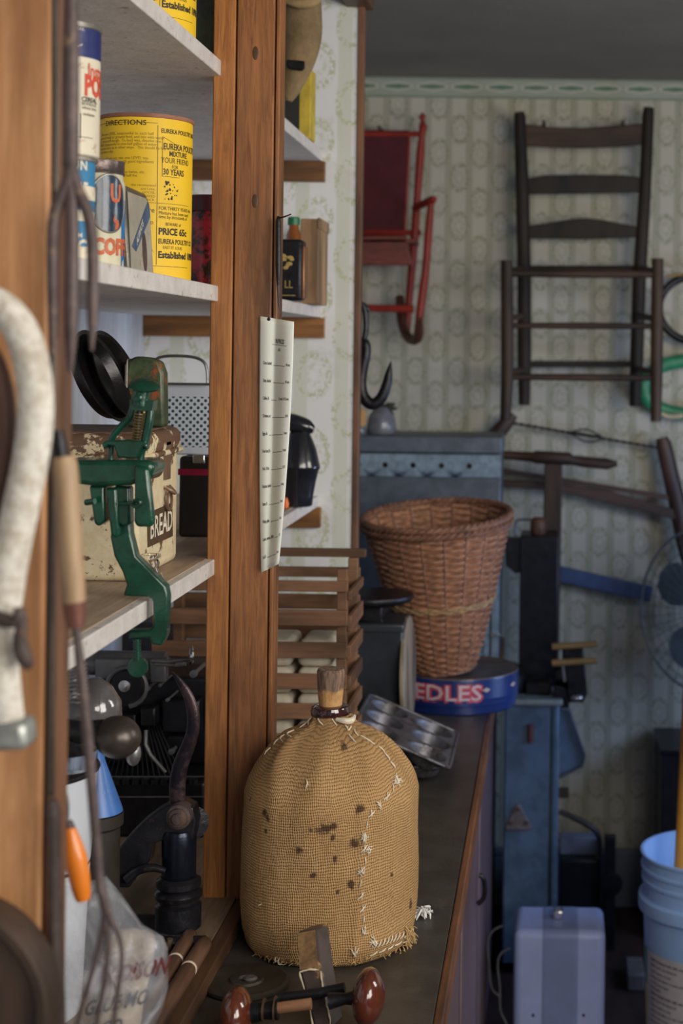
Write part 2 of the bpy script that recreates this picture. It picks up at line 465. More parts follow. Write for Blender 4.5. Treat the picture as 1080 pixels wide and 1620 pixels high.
def jdisp(t, h):
    p = Vector((math.cos(t)*1.6, math.sin(t)*1.6, h*7))
    d = 1+.020*noise.noise(p)+.012*noise.noise(p*2.7)+.006*abs(noise.noise(p*5))
    if h > HT*.8:
        k = min(1, (h-HT*.8)/.06)
        d += k*.045*math.sin(t*7+noise.noise(p)*4)*(.4+.6*min(1, max(0, (h-HT)/.05)))
    # sewn side seam ridge
    ts = math.radians(-68)+.1*math.sin(h*9)
    a = (t-ts+math.pi) % (2*math.pi)-math.pi
    d += .022*math.exp(-(a/.05)**2)*(1 if h < HT else .6)
    # hem bulge low at the front right
    if h < .05:
        a2 = (t-math.radians(-52)+math.pi) % (2*math.pi)-math.pi
        d += .045*math.exp(-(a2/.45)**2)*(math.sin(math.pi*min(1, h/.05)))
    d += .02*math.exp(-((h-.012)/.01)**2)*noise.noise(p*2.5)
    return d
m, nt, b = newmat('burlap')
t = nt.nodes.new('ShaderNodeUVMap'); uvx, uvy, _ = sep(nt, t.outputs[0])
cc = nt.nodes.new('ShaderNodeCombineXYZ')
ux = uvx*(2*math.pi*JR); nt.links.new(ux.k, cc.inputs[0]); nt.links.new(uvy.k, cc.inputs[1])
vv = cc.outputs[0]
wob1 = (nz(nt, vv, 14, 3)-.5)*.014+(nz(nt, vv, 70, 3)-.5)*.0030+uvy*.10; wob2 = (nz(nt, vv, 11, 3)-.5)*.018+(nz(nt, vv, 80, 3)-.5)*.0040-ux*.06
a1 = ux+wob1; a2 = uvy+wob2
pitch = .0029
sy_ = (a2*(2*math.pi/.0037)).sin()
sx_ = (a1*(2*math.pi/pitch)).sin()
ci = ((a1*(1/pitch)).floor()+(a2*(1/pitch)).floor()).mod(2)
thick = nz(nt, vv, 90, 3, .6)
hh = (sx_*.5+.5).sqrt()*.5+(sy_*.5+.5).sqrt()*.5
hh2 = hh*(.45+nz(nt, vv, 170, 3, .7)*1.1)
big = nz(nt, vv, 9, 4, .6)
c = mix(nt, hh2.ss(.15, .75), (.115, .056, .018), (.62, .385, .18))
c = mix(nt, big.ss(.35, .7)*.30, c, (.34, .185, .065))
def uvof(px_, py_):
    r = 137*sJ; z = jz(py_)
    for k in range(4):
        rr = rad_at(z); sn = max(-.98, min(.98, (px_-521)*sJ/rr)); Yq = YJ-rr*math.sqrt(1-sn*sn)
        q = P(px_, py_, Yq); z = q.z-ZC
    th = math.atan2(q.y-YJ, q.x-jc.x) % (2*math.pi)
    return th*JR, z
def rad_at(z):
    best = jp[0][0]
    pts_ = [p for p in jp[20:]]
    for (r0, h0), (r1, h1) in zip(pts_, pts_[1:]):
        if h0 <= z <= h1: return r0+(r1-r0)*((z-h0)/max(1e-6, h1-h0))
    return max(.02, jp[-1][0]) if z > jp[-1][1] else 137*sJ
dn = nz(nt, vv, 70, 5, .75)
fs = None
for (sxp, syp, rx, ry) in ((545, 1180, 15, 6), (511, 1310, 18, 8), (527, 1308, 9, 6), (562, 1336, 9, 8), (571, 1281, 8, 6), (427, 1283, 6, 7), (431, 1292, 4, 8), (403, 1264, 3, 4), (390, 1273, 3, 6), (476, 1344, 6, 5), (556, 1402, 5, 9), (526, 1326, 4, 5), (428, 1312, 4, 5), (529, 1360, 4, 6), (496, 1384, 6, 4), (534, 1412, 3, 3), (653, 1432, 6, 8), (624, 1386, 4, 4)):
    uu, zz_ = uvof(sxp, syp)
    dx = (ux-uu)/(rx*sJ); dy = (uvy-zz_)/(ry*sJ)
    g = 1-((dx*dx+dy*dy).sqrt()+(dn-.5)*4.2).ss(.35, 1.25)
    fs = g if fs is None else fs.mx(g)
c = mix(nt, fs*.85, c, (.045, .025, .022))
nt.links.new(c, b.inputs['Base Color']); b.inputs['Roughness'].default_value = .92
b.inputs['Specular IOR Level'].default_value = .15
bump(nt, b, hh2, .9, .0016); m_burlap = m
jug = thing('demijohn', 'large jug sewn into tan burlap with a cork stopper, standing on the counter', 'jug', tuple(jc))
MB().lathe(jc, jp, 160, uv=True, disp=jdisp, caps=False).build('burlap_cover', m_burlap, jug, ang=75)
def jsurf(px_, py_, off=.0012):
    z = jz(py_)
    for k in range(5):
        rr = rad_at(z); sn = max(-.985, min(.985, (P(px_, py_, YJ).x-jc.x)/rr)); Yq = YJ-rr*math.sqrt(1-sn*sn)
        q = P(px_, py_, Yq); z = q.z-ZC
    th = math.atan2(q.y-YJ, q.x-jc.x)
    r = rad_at(z)*jdisp(th % (2*math.pi), z)+off
    return Vector((jc.x+r*math.cos(th), jc.y+r*math.sin(th), q.z))
m_thread = M('cream_thread', (.78, .70, .55), .8, var=.15, scale=200)
st = MB()
def stitch(p, q, r=.0011, bow=.003):
    a, b_ = jsurf(*p, .001), jsurf(*q, .001); mdl = jsurf((p[0]+q[0])/2, (p[1]+q[1])/2, bow)
    st.tube([a, mdl, b_], [r*.8, r, r*.5], 6, sm=2)
rnd = random.Random(3)
seam = [(629, 1232), (624, 1248), (615, 1262), (603, 1277), (590, 1290), (580, 1308), (576, 1326), (577, 1345), (578, 1365), (572, 1380), (571, 1400), (572, 1420), (576, 1440), (576, 1458), (573, 1476)]
for i, (a, c_) in enumerate(seam):
    if i in (2, 4, 7, 9, 11, 12): stitch((a-6, c_+4), (a+5, c_-7))
    stitch((a+rnd.uniform(-2, 2), c_-8), (a+rnd.uniform(-2, 2), c_+5), .0008)
for (a, c_, n_) in ((629, 1236, 16), (576, 1326, 20), (584, 1345, 8), (600, 1275, 6), (572, 1380, 5), (576, 1474, 7), (590, 1490, 14), (560, 1505, 7), (447, 1517, 5)):
    for k in range(n_):
        an = rnd.uniform(0, 6.28); L = rnd.uniform(4, 11)
        stitch((a+rnd.uniform(-3, 3), c_+rnd.uniform(-5, 5)), (a+L*math.cos(an)*.8, c_+L*math.sin(an)), .0008, rnd.uniform(.002, .007))
for k in range(11): stitch((590+k*6.5, 1500-k*2.0), (596+k*6.5, 1488-k*2.0))
for k in range(5): stitch((585+k*14, 1512-k*5), (596+k*14, 1505-k*5))
for (a, c_) in ((470, 1145), (485, 1140), (529, 1142), (550, 1152), (566, 1156), (578, 1162), (562, 1170), (590, 1172), (605, 1186), (613, 1197), (622, 1210), (452, 1160), (440, 1167), (425, 1172), (412, 1188), (508, 1140)):
    stitch((a-4, c_-5), (a+4, c_+6), .0012)
for (p, q) in (((489, 1235), (486, 1246)), ((487, 1232), (490, 1240)), ((420, 1429), (425, 1426))): stitch(p, q, .0009)
st.build('stitching', m_thread, jug)['kind'] = 'stuff'
fr = MB()
for k in range(60):
    a = 655+rnd.uniform(-12, 3); c_ = 1466+rnd.uniform(0, 38)
    q = jsurf(min(a, 652), c_, .001); v = Vector((rnd.uniform(.2, 1), -.3, rnd.uniform(-1, .4)))*.011
    fr.tube([q, q+v*.6, q+v+Vector((0, 0, -.003))], [.0009, .0007, .0004], 5)
for k in range(90):
    a = rnd.uniform(395, 650); c_ = 1528-abs(a-521)/130*22+rnd.uniform(-4, 2)
    q = jsurf(a, c_, .0005); v = Vector((rnd.uniform(-1, 1), -.6, rnd.uniform(-.6, .3)))*.006
    fr.tube([q, q+v], [.0008, .0004], 5)
fr.build('frayed_threads', M('jute_thread', (.45, .30, .13), .9), jug)['kind'] = 'stuff'
m_glaze = M('brown_glaze', (.035, .008, .010), .12, var=.2, bmp=.05, coat=1)
nk = P(522, 1133, YJ); nk.y = YJ; 
def zz(py): return EYE-UV(521, py)[1]*sJ
MB().lathe((nk.x, YJ, zz(1134)), [(22*sJ, -.03), (24*sJ, -.01), (28*sJ, .001), (30.5*sJ, .004), (31*sJ, .010), (29*sJ, .015), (24*sJ, .017), (18*sJ, .017), (17*sJ, .005)], 40, caps=False).build('bottle_collar', m_glaze, jug)
m, nt, b = newmat('cork'); v = coords(nt); x, y, z = sep(nt, v)
n = nz(nt, v, 90, 5, .7); g = nz(nt, coords(nt, 'Object', (220, 220, 30)), 1, 4)
edge = (z+(nz(nt, v, 45, 3)-.5)*.03)
c = mix(nt, n.ss(.3, .7), (.60, .34, .14), (.42, .23, .09)); c2 = mix(nt, g.ss(.35, .65), (.28, .18, .12), (.10, .062, .05))
top = zz(1088)-ZC
c = mix(nt, edge.ss(top-.004, top+.004), c, c2)
nt.links.new(c, b.inputs['Base Color']); b.inputs['Roughness'].default_value = .85; bump(nt, b, g, .6); m_cork = m
ck = MB().lathe((nk.x, YJ, zz(1122)), [(17.5*sJ, 0), (18.5*sJ, .008), (20.5*sJ, .028), (21.8*sJ, .048), (22*sJ, .052), (20*sJ, .056), (8*sJ, .0565), (0, .0565)], 36, disp=lambda t, h: 1+.03*math.sin(t*3)+.03*noise.noise(Vector((t*2, h*60, 1)))).build('cork', m_cork, jug, ang=50)
MB().pxtube([(532, 1138, YJ-.03), (546, 1141, YJ-.035), (557, 1140, YJ-.028), (560, 1133, YJ-.01)], [3, 5, 5, 3], 8, 2).build('cotton_cord', m_thread, jug)
# lint on counter
ln = MB(); q0 = PZ(668, 1446, ZC+.003)
for k in range(30):
    v = Vector((rnd.uniform(-.014, .014), rnd.uniform(-.02, .02), 0)); z_ = rnd.uniform(.002, .010)
    ln.tube([q0+v*.3+Vector((0, 0, z_)), q0+v+Vector((0, 0, z_*.6)), q0+v*1.1+Vector((rnd.uniform(-.004, .004), 0, -.001))], [.0015, .0018, .0006], 5)
tag(ln.build('lint_tuft', M('white_lint', (.8, .8, .8), .9)), 'tuft of white lint on the counter right of the burlap jug', 'lint')

# ------------------------------------------------------------------ price list paper
m_paper = M('paper', (.78, .80, .74), .7, var=.05, scale=6, bmp=.08)
def papmap(x, y):      # x 0..1 across, y 0..1 down
    lx = 411-2.5*math.sin(y*2.2)+4*y*y; rx = 465-9*y-15*y*y
    ty = 500+ (x*9); by = 906-14*x
    yy_ = ty+(by-ty)*y
    if x < .45: Yq = YP-.0035-.004*math.sin(x/.45*math.pi)-.006*y*y
    else: Yq = YP-.0035-.018*math.sin((x-.45)/.55*math.pi*.6)-.006*y*y
    return P(lx+(rx-lx)*x, yy_, Yq)
pb = MB(); G = [[pb.bm.verts.new(papmap(i/24, j/40)) for i in range(25)] for j in range(41)]
for j in range(40):
    for i in range(24): pb.bm.faces.new((G[j][i], G[j][i+1], G[j+1][i+1], G[j+1][i]))
sheet = tag(pb.build('price_list', m_paper, ang=80, solid=.0003), 'long narrow white price list sheet pinned to the middle post', 'paper')
rows = ['Corn, bushel|40 cents', 'Oats, bushel|40 cents', 'Coffee, lb|15 cents, 10 1/2 cents', 'Chickens, ea|$1.00', 'Eggs, dz|3 cents', 'Fresh beef, lb|4 cents', 'Pork, 10 lbs|$1.10', 'Potatoes, bushel|4 cents', 'Butter, lb|3 cents', 'Whisky, gallon|16 cts', 'Lumber, common, 100 ft|1.00', 'Lard, lb|5 cents']
its = [('IN PRICES', .60, .098, .048, 'CENTER', .02, 1.3), ('1839', .58, .128, .030, 'CENTER', .01, 1.3)]
lns = [(.38, .104, .80, .104, .0016)]
for k, r_ in enumerate(rows):
    a, c_ = r_.split('|'); y_ = .186+k*.0695
    its.append((a, .12, y_, .033, 'LEFT', .018, 1.6)); its.append((c_, .92, y_, .030, 'RIGHT', .018, 1.3))
    lns.append((.14+.0235*len(a), y_+.001, .90-.0165*len(c_), y_+.001, .0018))
def pm(x, y):   # text y is up; flip around row baseline
    q = papmap(min(1, max(0, x)), y); return q-Vector((0, .0007, 0))
# text items need y growing up: build with mirrored offsets
bmf = []
def pm2(base): return lambda x, y: pm(x, base-(y-base))
class _T: pass
allv = bmesh.new()
for it in its:
    vs, fc = text_geo(it[0], it[3], it[4], it[5], it[6]*.92)
    bv = [allv.verts.new(pm(it[1]+a, it[2]-b_*.55)) for a, b_ in vs]
    for f in fc:
        try: allv.faces.new([bv[i] for i in f])
        except ValueError: pass
for x0, y0, x1, y1, wd in lns:
    prev = None
    for i in range(13):
        t = i/12; a = allv.verts.new(pm(x0+(x1-x0)*t, y0-wd/2)); b_ = allv.verts.new(pm(x0+(x1-x0)*t, y0+wd/2))
        if prev: allv.faces.new((prev[0], a, b_, prev[1]))
        prev = (a, b_)
for v in allv.verts: v.co -= sheet.location
me = bpy.data.meshes.new('lettering'); allv.to_mesh(me); allv.free(); me.materials.append(m_ink)
lo = bpy.data.objects.new('lettering', me); COL.objects.link(lo); lo.parent = sheet
MB().ell(P(425, 505, YP-.006), (.003, .003, .003), 10, 6).build('pin', m_blackiron, sheet)

# ------------------------------------------------------------------ cans on shelf two
def can(name, label, cat, cx, cy, z0, r, h, mat, rim, rimh=.004, n=56, lidmat=None):
    t = thing(name, label, cat, (cx, cy, z0))
    MB().lathe((cx, cy, z0), [(r*.93, 0), (r, .0015), (r, h-.001), (r*.97, h), (0, h)], n).build('can_body', mat, t, ang=30)
    MB().lathe((cx, cy, z0), [(r+.0003, h-rimh), (r+.0016, h-rimh+.0008), (r+.0016, h+.0006), (r-.002, h+.0012), (r-.004, h-.001)], n, caps=False).build('top_rim', rim, t, ang=30)
    return t
m_yellow = M('yellow_label', (.88, .56, .015), .55, var=.07, scale=8, bmp=.12, bscale=25)
m_cardrim = M('brown_card_rim', (.30, .13, .08), .7)
r = .0632; yc = Vector((P(228.5, 440, 2.12).x, 2.12, z2))
h = P(228, 190, 2.12).z-z2
can1 = can('poultry_tonic_can', 'big yellow can with black printed directions, on the middle shelf', 'can', yc.x, yc.y, z2, r, h, m_yellow, m_cardrim, .005)
SY = 2.12/F
def zy(py): return EYE-UV(228, py)[1]*SY
A = lambda d: math.radians(d)*r
its = [('DIRECTIONS', A(-14), zy(208), .0098, 'CENTER', .01, 1.15)]
small = ['   Mix one LEVEL teaspoonful to each half', 'gallon of meal or ground feed, and mix with water', 'to form a stiff dough.  To feed wet, dissolve one', 'LEVEL teaspoonful in one-half gallon of water,', 'and give same as in other ways.  This should be fed', 'only once a day.', '', '   Eggs will not set, mix one LEVEL tea-', 'spoonful to give each with good ingredients', 'getting with anything.', '', '   In little chick feeder use twice, etc.', 'with by wet day, and one half the', 'same.']
sm_items = []
for k, s_ in enumerate(small):
    if s_: sm_items.append((s_, A(-58), zy(223+k*5.4), .0056 if not s_.startswith('   ') else .0058, 'LEFT', .0, .92))
for k, s_ in enumerate(['the recommend', 'and Lime,', 'GOOSE,', 'LINSEED', 'BRICK.']): sm_items.append((s_, A(27), zy(302+k*5.6), .0050, 'RIGHT', 0, 1))
its += [('Mixture', A(26.5), zy(342), .0105, 'RIGHT', 0.0, 1), ('Co. in', A(16), zy(350), .006, 'RIGHT', 0, 1), ('COLLECTED.', A(26), zy(360), .006, 'RIGHT', 0, .9), ('Poultry', A(20), zy(376), .006, 'RIGHT', 0, 1), ('CO.', A(26), zy(403), .0062, 'RIGHT', 0, 1)]
its += [('EUREKA POULTRY MIXTURE', A(33), zy(218), .0085, 'LEFT', .02, .8),
        ('EUREKA POULTRY', A(36), zy(243), .0120, 'LEFT', .02, .72), ('MIXTURE', A(44), zy(253), .0100, 'LEFT', .02, .8), ('YOUR FRIEND', A(33.5), zy(264), .0110, 'LEFT', .0, .72),
        ('FOR', A(48), zy(272), .0070, 'LEFT', 0, .8), ('30 YEARS', A(36), zy(282), .0115, 'LEFT', .02, .75),
        ('FOR THIRTY YEARS this', A(31), zy(337), .0070, 'LEFT', 0, .85), ('Mixture has been used', A(31), zy(344), .0066, 'LEFT', 0, .9), ('time by thousands of', A(31), zy(350), .0066, 'LEFT', 0, .9), ('BEWARE of', A(40), zy(361), .0062, 'LEFT', 0, .85),
        ('PRICE 65c', A(31), zy(375), .0128, 'LEFT', .035, .9), ('EUREKA POULTRY CO', A(31), zy(389), .0095, 'LEFT', .02, .7), ('EAST ST. LOUIS', A(37), zy(397), .0060, 'LEFT', 0, .8), ('Established 1898', A(31), zy(411), .0128, 'LEFT', .035, .85)]
ln_ = [(A(-80), zy(192), A(80), zy(192), .0006), (A(-66), zy(204), A(29), zy(204), .0006), (A(-66), zy(204), A(-66), zy(420), .0006), (A(29), zy(207), A(29), zy(422), .0007), (A(8), zy(327), A(28), zy(327), .0005), (A(29.5), zy(327), A(80), zy(327), .0005), (A(-80), zy(424), A(80), zy(424), .0006), (A(35), zy(224), A(35), zy(285), .0006), (A(35), zy(285), A(60), zy(285), .0006), (A(35), zy(224), A(60), zy(238), .0005)]
can1_print = text_part('lettering', its, cylmap(yc.x, yc.y, r+.0003), m_ink, can1, ln_)
small_print = text_part('small_print', sm_items, cylmap(yc.x, yc.y, r+.0003), m_inkfaint, can1)
hen = MB()   # tiny printed hens
cm = cylmap(yc.x, yc.y, r+.0002)
for k in range(26):
    a = A(rnd.uniform(36, 60)); z_ = zy(rnd.uniform(292, 320)); rr = rnd.uniform(.0006, .0022)
    vs = [hen.bm.verts.new(cm(a+rr*math.cos(t)*rnd.uniform(.7, 1.3), z_+rr*math.sin(t))) for t in [i*math.pi/3 for i in range(6)]]
    hen.bm.faces.new(vs)
hen.build('printed_picture', m_ink, can1)
c2_ = copy_tree(can1, (P(308, 40, 2.03).x-r, 2.03, z1), 'yellow printed can on the top shelf, only its lower edge in view')

m_postum = M('cream_enamel', (.72, .66, .52), .45, var=.08, scale=8, bmp=.1, col2=(.36, .17, .07), wear=.635, wscale=35)
m_navy = M('navy_label', (.018, .028, .14), .4, var=.2)
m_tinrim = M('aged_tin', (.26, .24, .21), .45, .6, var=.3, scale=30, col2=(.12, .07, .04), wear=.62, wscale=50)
YT = 1.62; sT = YT/F
zb = z2; r = .033
def zt_(px_, py_): return P(px_, py_, YT).z
# lower tin, blue, on the shelf
lt = can('cocoa_tin', 'blue and white round tin on the middle shelf, beneath the taller navy and cream can', 'tin', P(147, 400, YT).x-r, YT, z2, r, zt_(140, 252)-z2, M('blue_label', (.03, .20, .40), .45, var=.15), m_tinrim)
cx = P(147, 400, YT).x-r
A = lambda d: math.radians(d)*r
cmf = cylmap(cx, YT, r+.0003)
for (z0_, z1_) in ((zt_(120, 296), zt_(120, 318)), (z2+.001, z2+.016), (zt_(120, 335), zt_(120, 352))):
    bb = MB(); bb.lathe((cx, YT, 0), [(r+.0003, min(z0_, z1_)), (r+.0003, max(z0_, z1_))], 48, caps=False).build('white_band', m_postum, lt)
text_part('lettering', [('RUN', A(20), zt_(140, 272), .014, 'LEFT', .03, .9), ('NE', A(36), zt_(140, 316), .024, 'LEFT', .02, .6)], cmf, m_postum, lt)
text_part('lettering', [('VACUUM', A(10), zt_(130, 378), .007, 'LEFT', .02, .9), ('COCOA', A(4), zt_(130, 402), .020, 'LEFT', .04, .8)], cmf, m_postum, lt)
# upper tin
ht = zt_(150, 252)+.001; r = .0355; cx = P(157, 100, YT).x-r
pt = can('powder_can', 'tall navy and cream can with red script, stacked on the blue tin', 'can', cx, YT, ht, r, zt_(150, 44)-ht, m_postum, m_tinrim, .005)
cmf = cylmap(cx, YT, r+.0004)
A = lambda d: math.radians(d)*r
MB().lathe((cx, YT, 0), [(r+.0003, zt_(150, 97)), (r+.0003, zt_(150, 47))], 48, caps=False).build('navy_band', m_navy, pt)
text_part('lettering', [('Instant', A(56), zt_(150, 126), .020, 'LEFT', .02, .7), ('POSTUM', A(50), zt_(150, 155), .030, 'LEFT', .05, .62)], cmf, m_redink, pt)
text_part('lettering', [('CEREAL', A(45), zt_(150, 166), .007, 'LEFT', .03, .9), ('BEVERAGE', A(45), zt_(150, 172), .005, 'LEFT', 0, .9), ('wheat bran', A(46), zt_(150, 178), .005, 'LEFT', 0, .9), ('molasses', A(48), zt_(150, 188), .005, 'LEFT', 0, .9)], cmf, m_ink, pt,
          [(A(44), zt_(150, 185), A(44), zt_(150, 225), .0006), (A(38), zt_(150, 222), A(70), zt_(150, 222), .0006)])
def vert(fx, z0_): return lambda x, y: cmf(fx-y, z0_+x)
text_part('lettering', [('SLEEPLESSNESS', 0, 0, .0125, 'LEFT', .02, .85)], vert(A(4), zt_(100, 168)), m_ink, pt)
text_part('lettering', [('8 OZ.', A(30), zt_(150, 56), .005, 'LEFT', 0, 1)], cmf, m_postum, pt, [(A(20), zt_(140, 92), A(45), zt_(150, 78), .001)])
# coffee tin behind
YT = 1.80; r = .034; cx = P(195, 400, YT).x-r
hz = zt_(160, 256)-z2
m_coffee = M('coffee_label', (.60, .56, .40), .45, var=.12, scale=12, col2=(.22, .15, .07), wear=.68, wscale=30)
cf = thing('coffee_tin', 'coffee tin with dark blue roundel and screw lid, left of the leaning flat tin', 'tin', (cx, YT, z2))
MB().lathe((cx, YT, z2), [(r*.95, 0), (r, .002), (r, hz-.026), (r*.93, hz-.021), (r*.93, hz-.015)], 56).build('can_body', m_coffee, cf, ang=30)
MB().lathe((cx, YT, z2), [(r*.97, hz-.016), (r*.99, hz-.014), (r*.97, hz-.012), (r*.97, hz-.003), (r*.99, hz), (r*.9, hz), (0, hz-.001)], 56, disp=lambda t, h: 1+.006*math.sin(t*40)).build('lid', M('tarnished_lid', (.13, .10, .095), .35, .7, var=.4, scale=40, bmp=.8, bscale=50), cf, ang=30)
cmf = cylmap(cx, YT, r+.0004); A = lambda d: math.radians(d)*r
disc = MB(); ctrp = (A(46), zt_(180, 325))
ring_ = []
for k in range(48):
    t = 2*math.pi*k/48; ring_.append((ctrp[0]+.024*math.cos(t), ctrp[1]+.034*math.sin(t)))
def patch(ring, f, off):   # fan with inner rings so it follows the can
    bm_ = MB(); cxp = sum(p[0] for p in ring)/len(ring); cyp = sum(p[1] for p in ring)/len(ring)
    prev = [bm_.bm.verts.new(f(cxp, cyp))]*len(ring); 
    for q in range(1, 7):
        cur = [bm_.bm.verts.new(f(cxp+(a-cxp)*q/6, cyp+(b_-cyp)*q/6)) for a, b_ in ring]
        for i in range(len(ring)):
            j = (i+1) % len(ring)
            if q == 1: bm_.bm.faces.new((prev[0], cur[i], cur[j]))
            else: bm_.bm.faces.new((prev[i], cur[i], cur[j], prev[j]))
        prev = cur
    return bm_
patch(ring_, cylmap(cx, YT, r+.0004), 0).build('roundel', M('roundel_blue', (.015, .035, .07), .25, var=.4, scale=60, col2=(.30, .28, .2), wear=.80, wscale=60, coat=.2), cf)
rg = MB(); rg.tube([cylmap(cx, YT, r+.0006)(a, b_) for a, b_ in ring_], .0012, 6, closed=True); rg.build('roundel_rim', m_tinrim, cf)
patch([(A(78), z2+.003), (A(100), z2+.003), (A(100), z2+.085), (A(78), z2+.085)], cylmap(cx, YT, r+.0003), 0).build('blue_stripe', M('bright_blue', (.02, .16, .42), .4), cf)
patch([(A(56), zt_(180, 342)), (A(60), zt_(180, 350)), (A(68), zt_(180, 350)), (A(70), zt_(180, 357)), (A(66), zt_(180, 365)), (A(58), zt_(180, 364)), (A(60), zt_(180, 356)), (A(54), zt_(180, 352))], cylmap(cx, YT, r+.0009), 0).build('orange_figure', M('orange_print', (.50, .10, .03), .5), cf)
text_part('lettering', [('COFFEE', A(14), zt_(170, 404), .026, 'LEFT', .05, .72), ('U', A(46), zt_(180, 322), .030, 'LEFT', .03, .8)], cylmap(cx, YT, r+.0009), M('orange_ink', (.55, .12, .04), .5), cf)
# small leaning flat tin
lx = P(213, 400, 1.86).x
st_ = thing('flat_tin', 'small flat grey tin with blue diagonal stripe, leaning against the yellow can', 'tin', (lx-.008, 1.88, z2))
ya, yb = 1.86, 1.975
zt0 = P(205, 292, 1.86).z
MB().prism([(lx-.006, ya, z2+.001), (lx-.006, yb, z2+.001), (lx-.012, yb-.003, zt0-.012), (lx-.013, yb-.02, zt0-.001), (lx-.013, ya+.005, zt0), (lx-.013, ya, zt0-.006)], (-.015, 0, 0)).build('tin_body', M('flat_tin_metal', (.16, .145, .12), .35, .5, var=.3, scale=20), st_, bev=.003)
def lf(y_, z_): return Vector((lx-.0055-.0067*(z_-z2)/(zt0-z2), y_, z_))
MB().prism([lf(ya+.006, z2+.006), lf(yb-.006, z2+.006), lf(yb-.008, zt0-.018), lf(yb-.024, zt0-.008), lf(ya+.006, zt0-.008)], (.0006, 0, 0)).build('label', M('worn_grey_label', (.38, .35, .29), .5, var=.15, scale=20, col2=(.12, .09, .06), wear=.66, wscale=30), st_)
MB().prism([lf(ya+.012, z2+.035), lf(ya+.03, z2+.03), lf(yb-.01, zt0-.03), lf(yb-.012, zt0-.016), lf(yb-.02, zt0-.012)], (.0011, 0, 0)).build('blue_stripe', M('faded_blue', (.06, .11, .20), .5, var=.3, scale=60), st_)
MB().prism([lf(yb-.045+.010*math.cos(t), z2+.032+.025*math.sin(t)) for t in [i*math.pi/8 for i in range(16)]], (.0013, 0, 0)).build('printed_figure', m_rustiron, st_)
text_part('lettering', [('ALWAYS', 0, 0, .012, 'LEFT', .02, .8)], lambda x, y: lf(ya+.035+x*.9-y*.3, z2+.038+x*.75+y)+Vector((.0014, 0, 0)), m_postum, st_)
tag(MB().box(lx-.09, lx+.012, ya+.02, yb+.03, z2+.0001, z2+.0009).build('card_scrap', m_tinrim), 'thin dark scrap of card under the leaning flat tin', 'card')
# red can behind post
YT = 2.37; r = .036; cx = P(297, 400, YT).x+r
h = P(315, 312, YT).z-z2
rc = thing('red_can', 'red and black tin can half hidden by the middle post, right of the yellow can', 'can', (cx, YT, z2))
MB().lathe((cx, YT, z2), [(r*.95, 0), (r, .002), (r, h-.03), (r*.97, h-.028), (r*.97, h-.012), (r, h-.01), (r, h), (0, h)], 48).build('can_body', M('red_black_label', (.50, .02, .05), .25, var=.2, scale=10, col2=(.02, .012, .014), wear=.49, wscale=26, coat=.5), rc, ang=30)
MB().lathe((cx, YT, z2), [(r+.001, h-.024), (r+.0014, h-.006), (r+.0004, h+.001), (r*.9, h+.001)], 48, caps=False).build('lid', M('maroon_lid', (.09, .015, .025), .35), rc, ang=30)
# top shelf olive can behind
YT = 2.32; r = .04; cx = P(309, 60, YT).x+r
can('olive_can', 'dark olive green can on the top shelf beside the post', 'can', cx, YT, z1, r, .17, M('olive_label', (.06, .075, .015), .5, var=.4, scale=14, col2=(.02, .02, .015), wear=.5), m_blackiron)

# ------------------------------------------------------------------ things behind the middle post
YB = 2.95
bx = thing('yellow_carton', 'yellow carton with black bands on the top shelf right of the post', 'carton', (P(470, 200, YB).x, YB, z1))
x0, x1 = P(449, 200, YB).x, P(491, 200, YB).x; zt = P(480, 108, YB).z
MB().box(x0, x1, YB, YB+.06, z1+.0005, zt).build('carton_body', M('carton_yellow', (.55, .40, .04), .6, var=.25, scale=18), bx, bev=.002)
MB().box(x0+.001, x0+.030, YB-.0008, YB, z1+.004, zt-.01).build('black_panel', m_ink, bx)
# felt pouch hanging
m_felt = M('brown_felt', (.25, .17, .085), .95, var=.3, scale=12, bmp=.8, bscale=160)
pch = thing('hanging_pouch', 'rounded brown felt pouch hanging high beside the middle post', 'pouch', tuple(P(478, 150, 2.75)))
MB().pxtube([(478, -60, 2.8), (480, -20, 2.8), (478, 20, 2.8), (479, 55, 2.8), (475, 90, 2.8), (466, 120, 2.8), (459, 145, 2.8), (456, 160, 2.8)], [20, 27, 31, 31, 26, 20, 14, 6], 24, 2).build('pouch_body', m_felt, pch, ang=70)
MB().pxtube([(452, 2, 2.755), (470, 6, 2.752), (495, 4, 2.752), (507, -6, 2.76)], [4, 8, 9, 5], 10, 2).build('folded_cuff', M('tan_felt', (.36, .25, .12), .95, bmp=.6, bscale=150), pch)
MB().px([(453, 94), (481, 96), (482, 108), (477, 112), (458, 109), (452, 103)], 2.765, .006).build('leather_patch', m_blackiron, pch, bev=.002)
# middle shelf: dark tin, wooden box, bottle
YB = 2.78
tn = thing('spice_tin', 'black tin with yellow picture on the middle shelf right of the post', 'tin', (P(460, 470, YB).x, YB, z2))
x0, x1 = P(437, 470, YB).x, P(477, 470, YB).x; zt = P(460, 378, YB).z
MB().box(x0, x1, YB, YB+.05, z2+.0005, zt).build('tin_body', m_blackiron, tn, bev=.006)
MB().box(x1-.001, x1+.004, YB+.004, YB+.046, z2+.004, zt-.012).build('bronze_side', M('bronze_side', (.28, .12, .05), .35, .5), tn, bev=.002)
lb = MB()
for k in range(9):
    q = P(448+rnd.uniform(-1, 14), 402+k*2.6+rnd.uniform(-2, 2), YB-.0006); lb.ell(q, (.004+rnd.random()*.004, .0004, .003), 10, 6)
lb.build('printed_flower', M('mustard_ink', (.42, .30, .09), .5), tn)
text_part('lettering', [('LL', .004, -.004, .020, 'LEFT', .0, .8), ('___', 0, -.016, .016, 'LEFT', .02, 1)], lambda x, y: P(446, 452, YB-.001)+Vector((x, 0, y)), M('mustard_ink2', (.42, .30, .09), .5), tn)
YB = 2.95
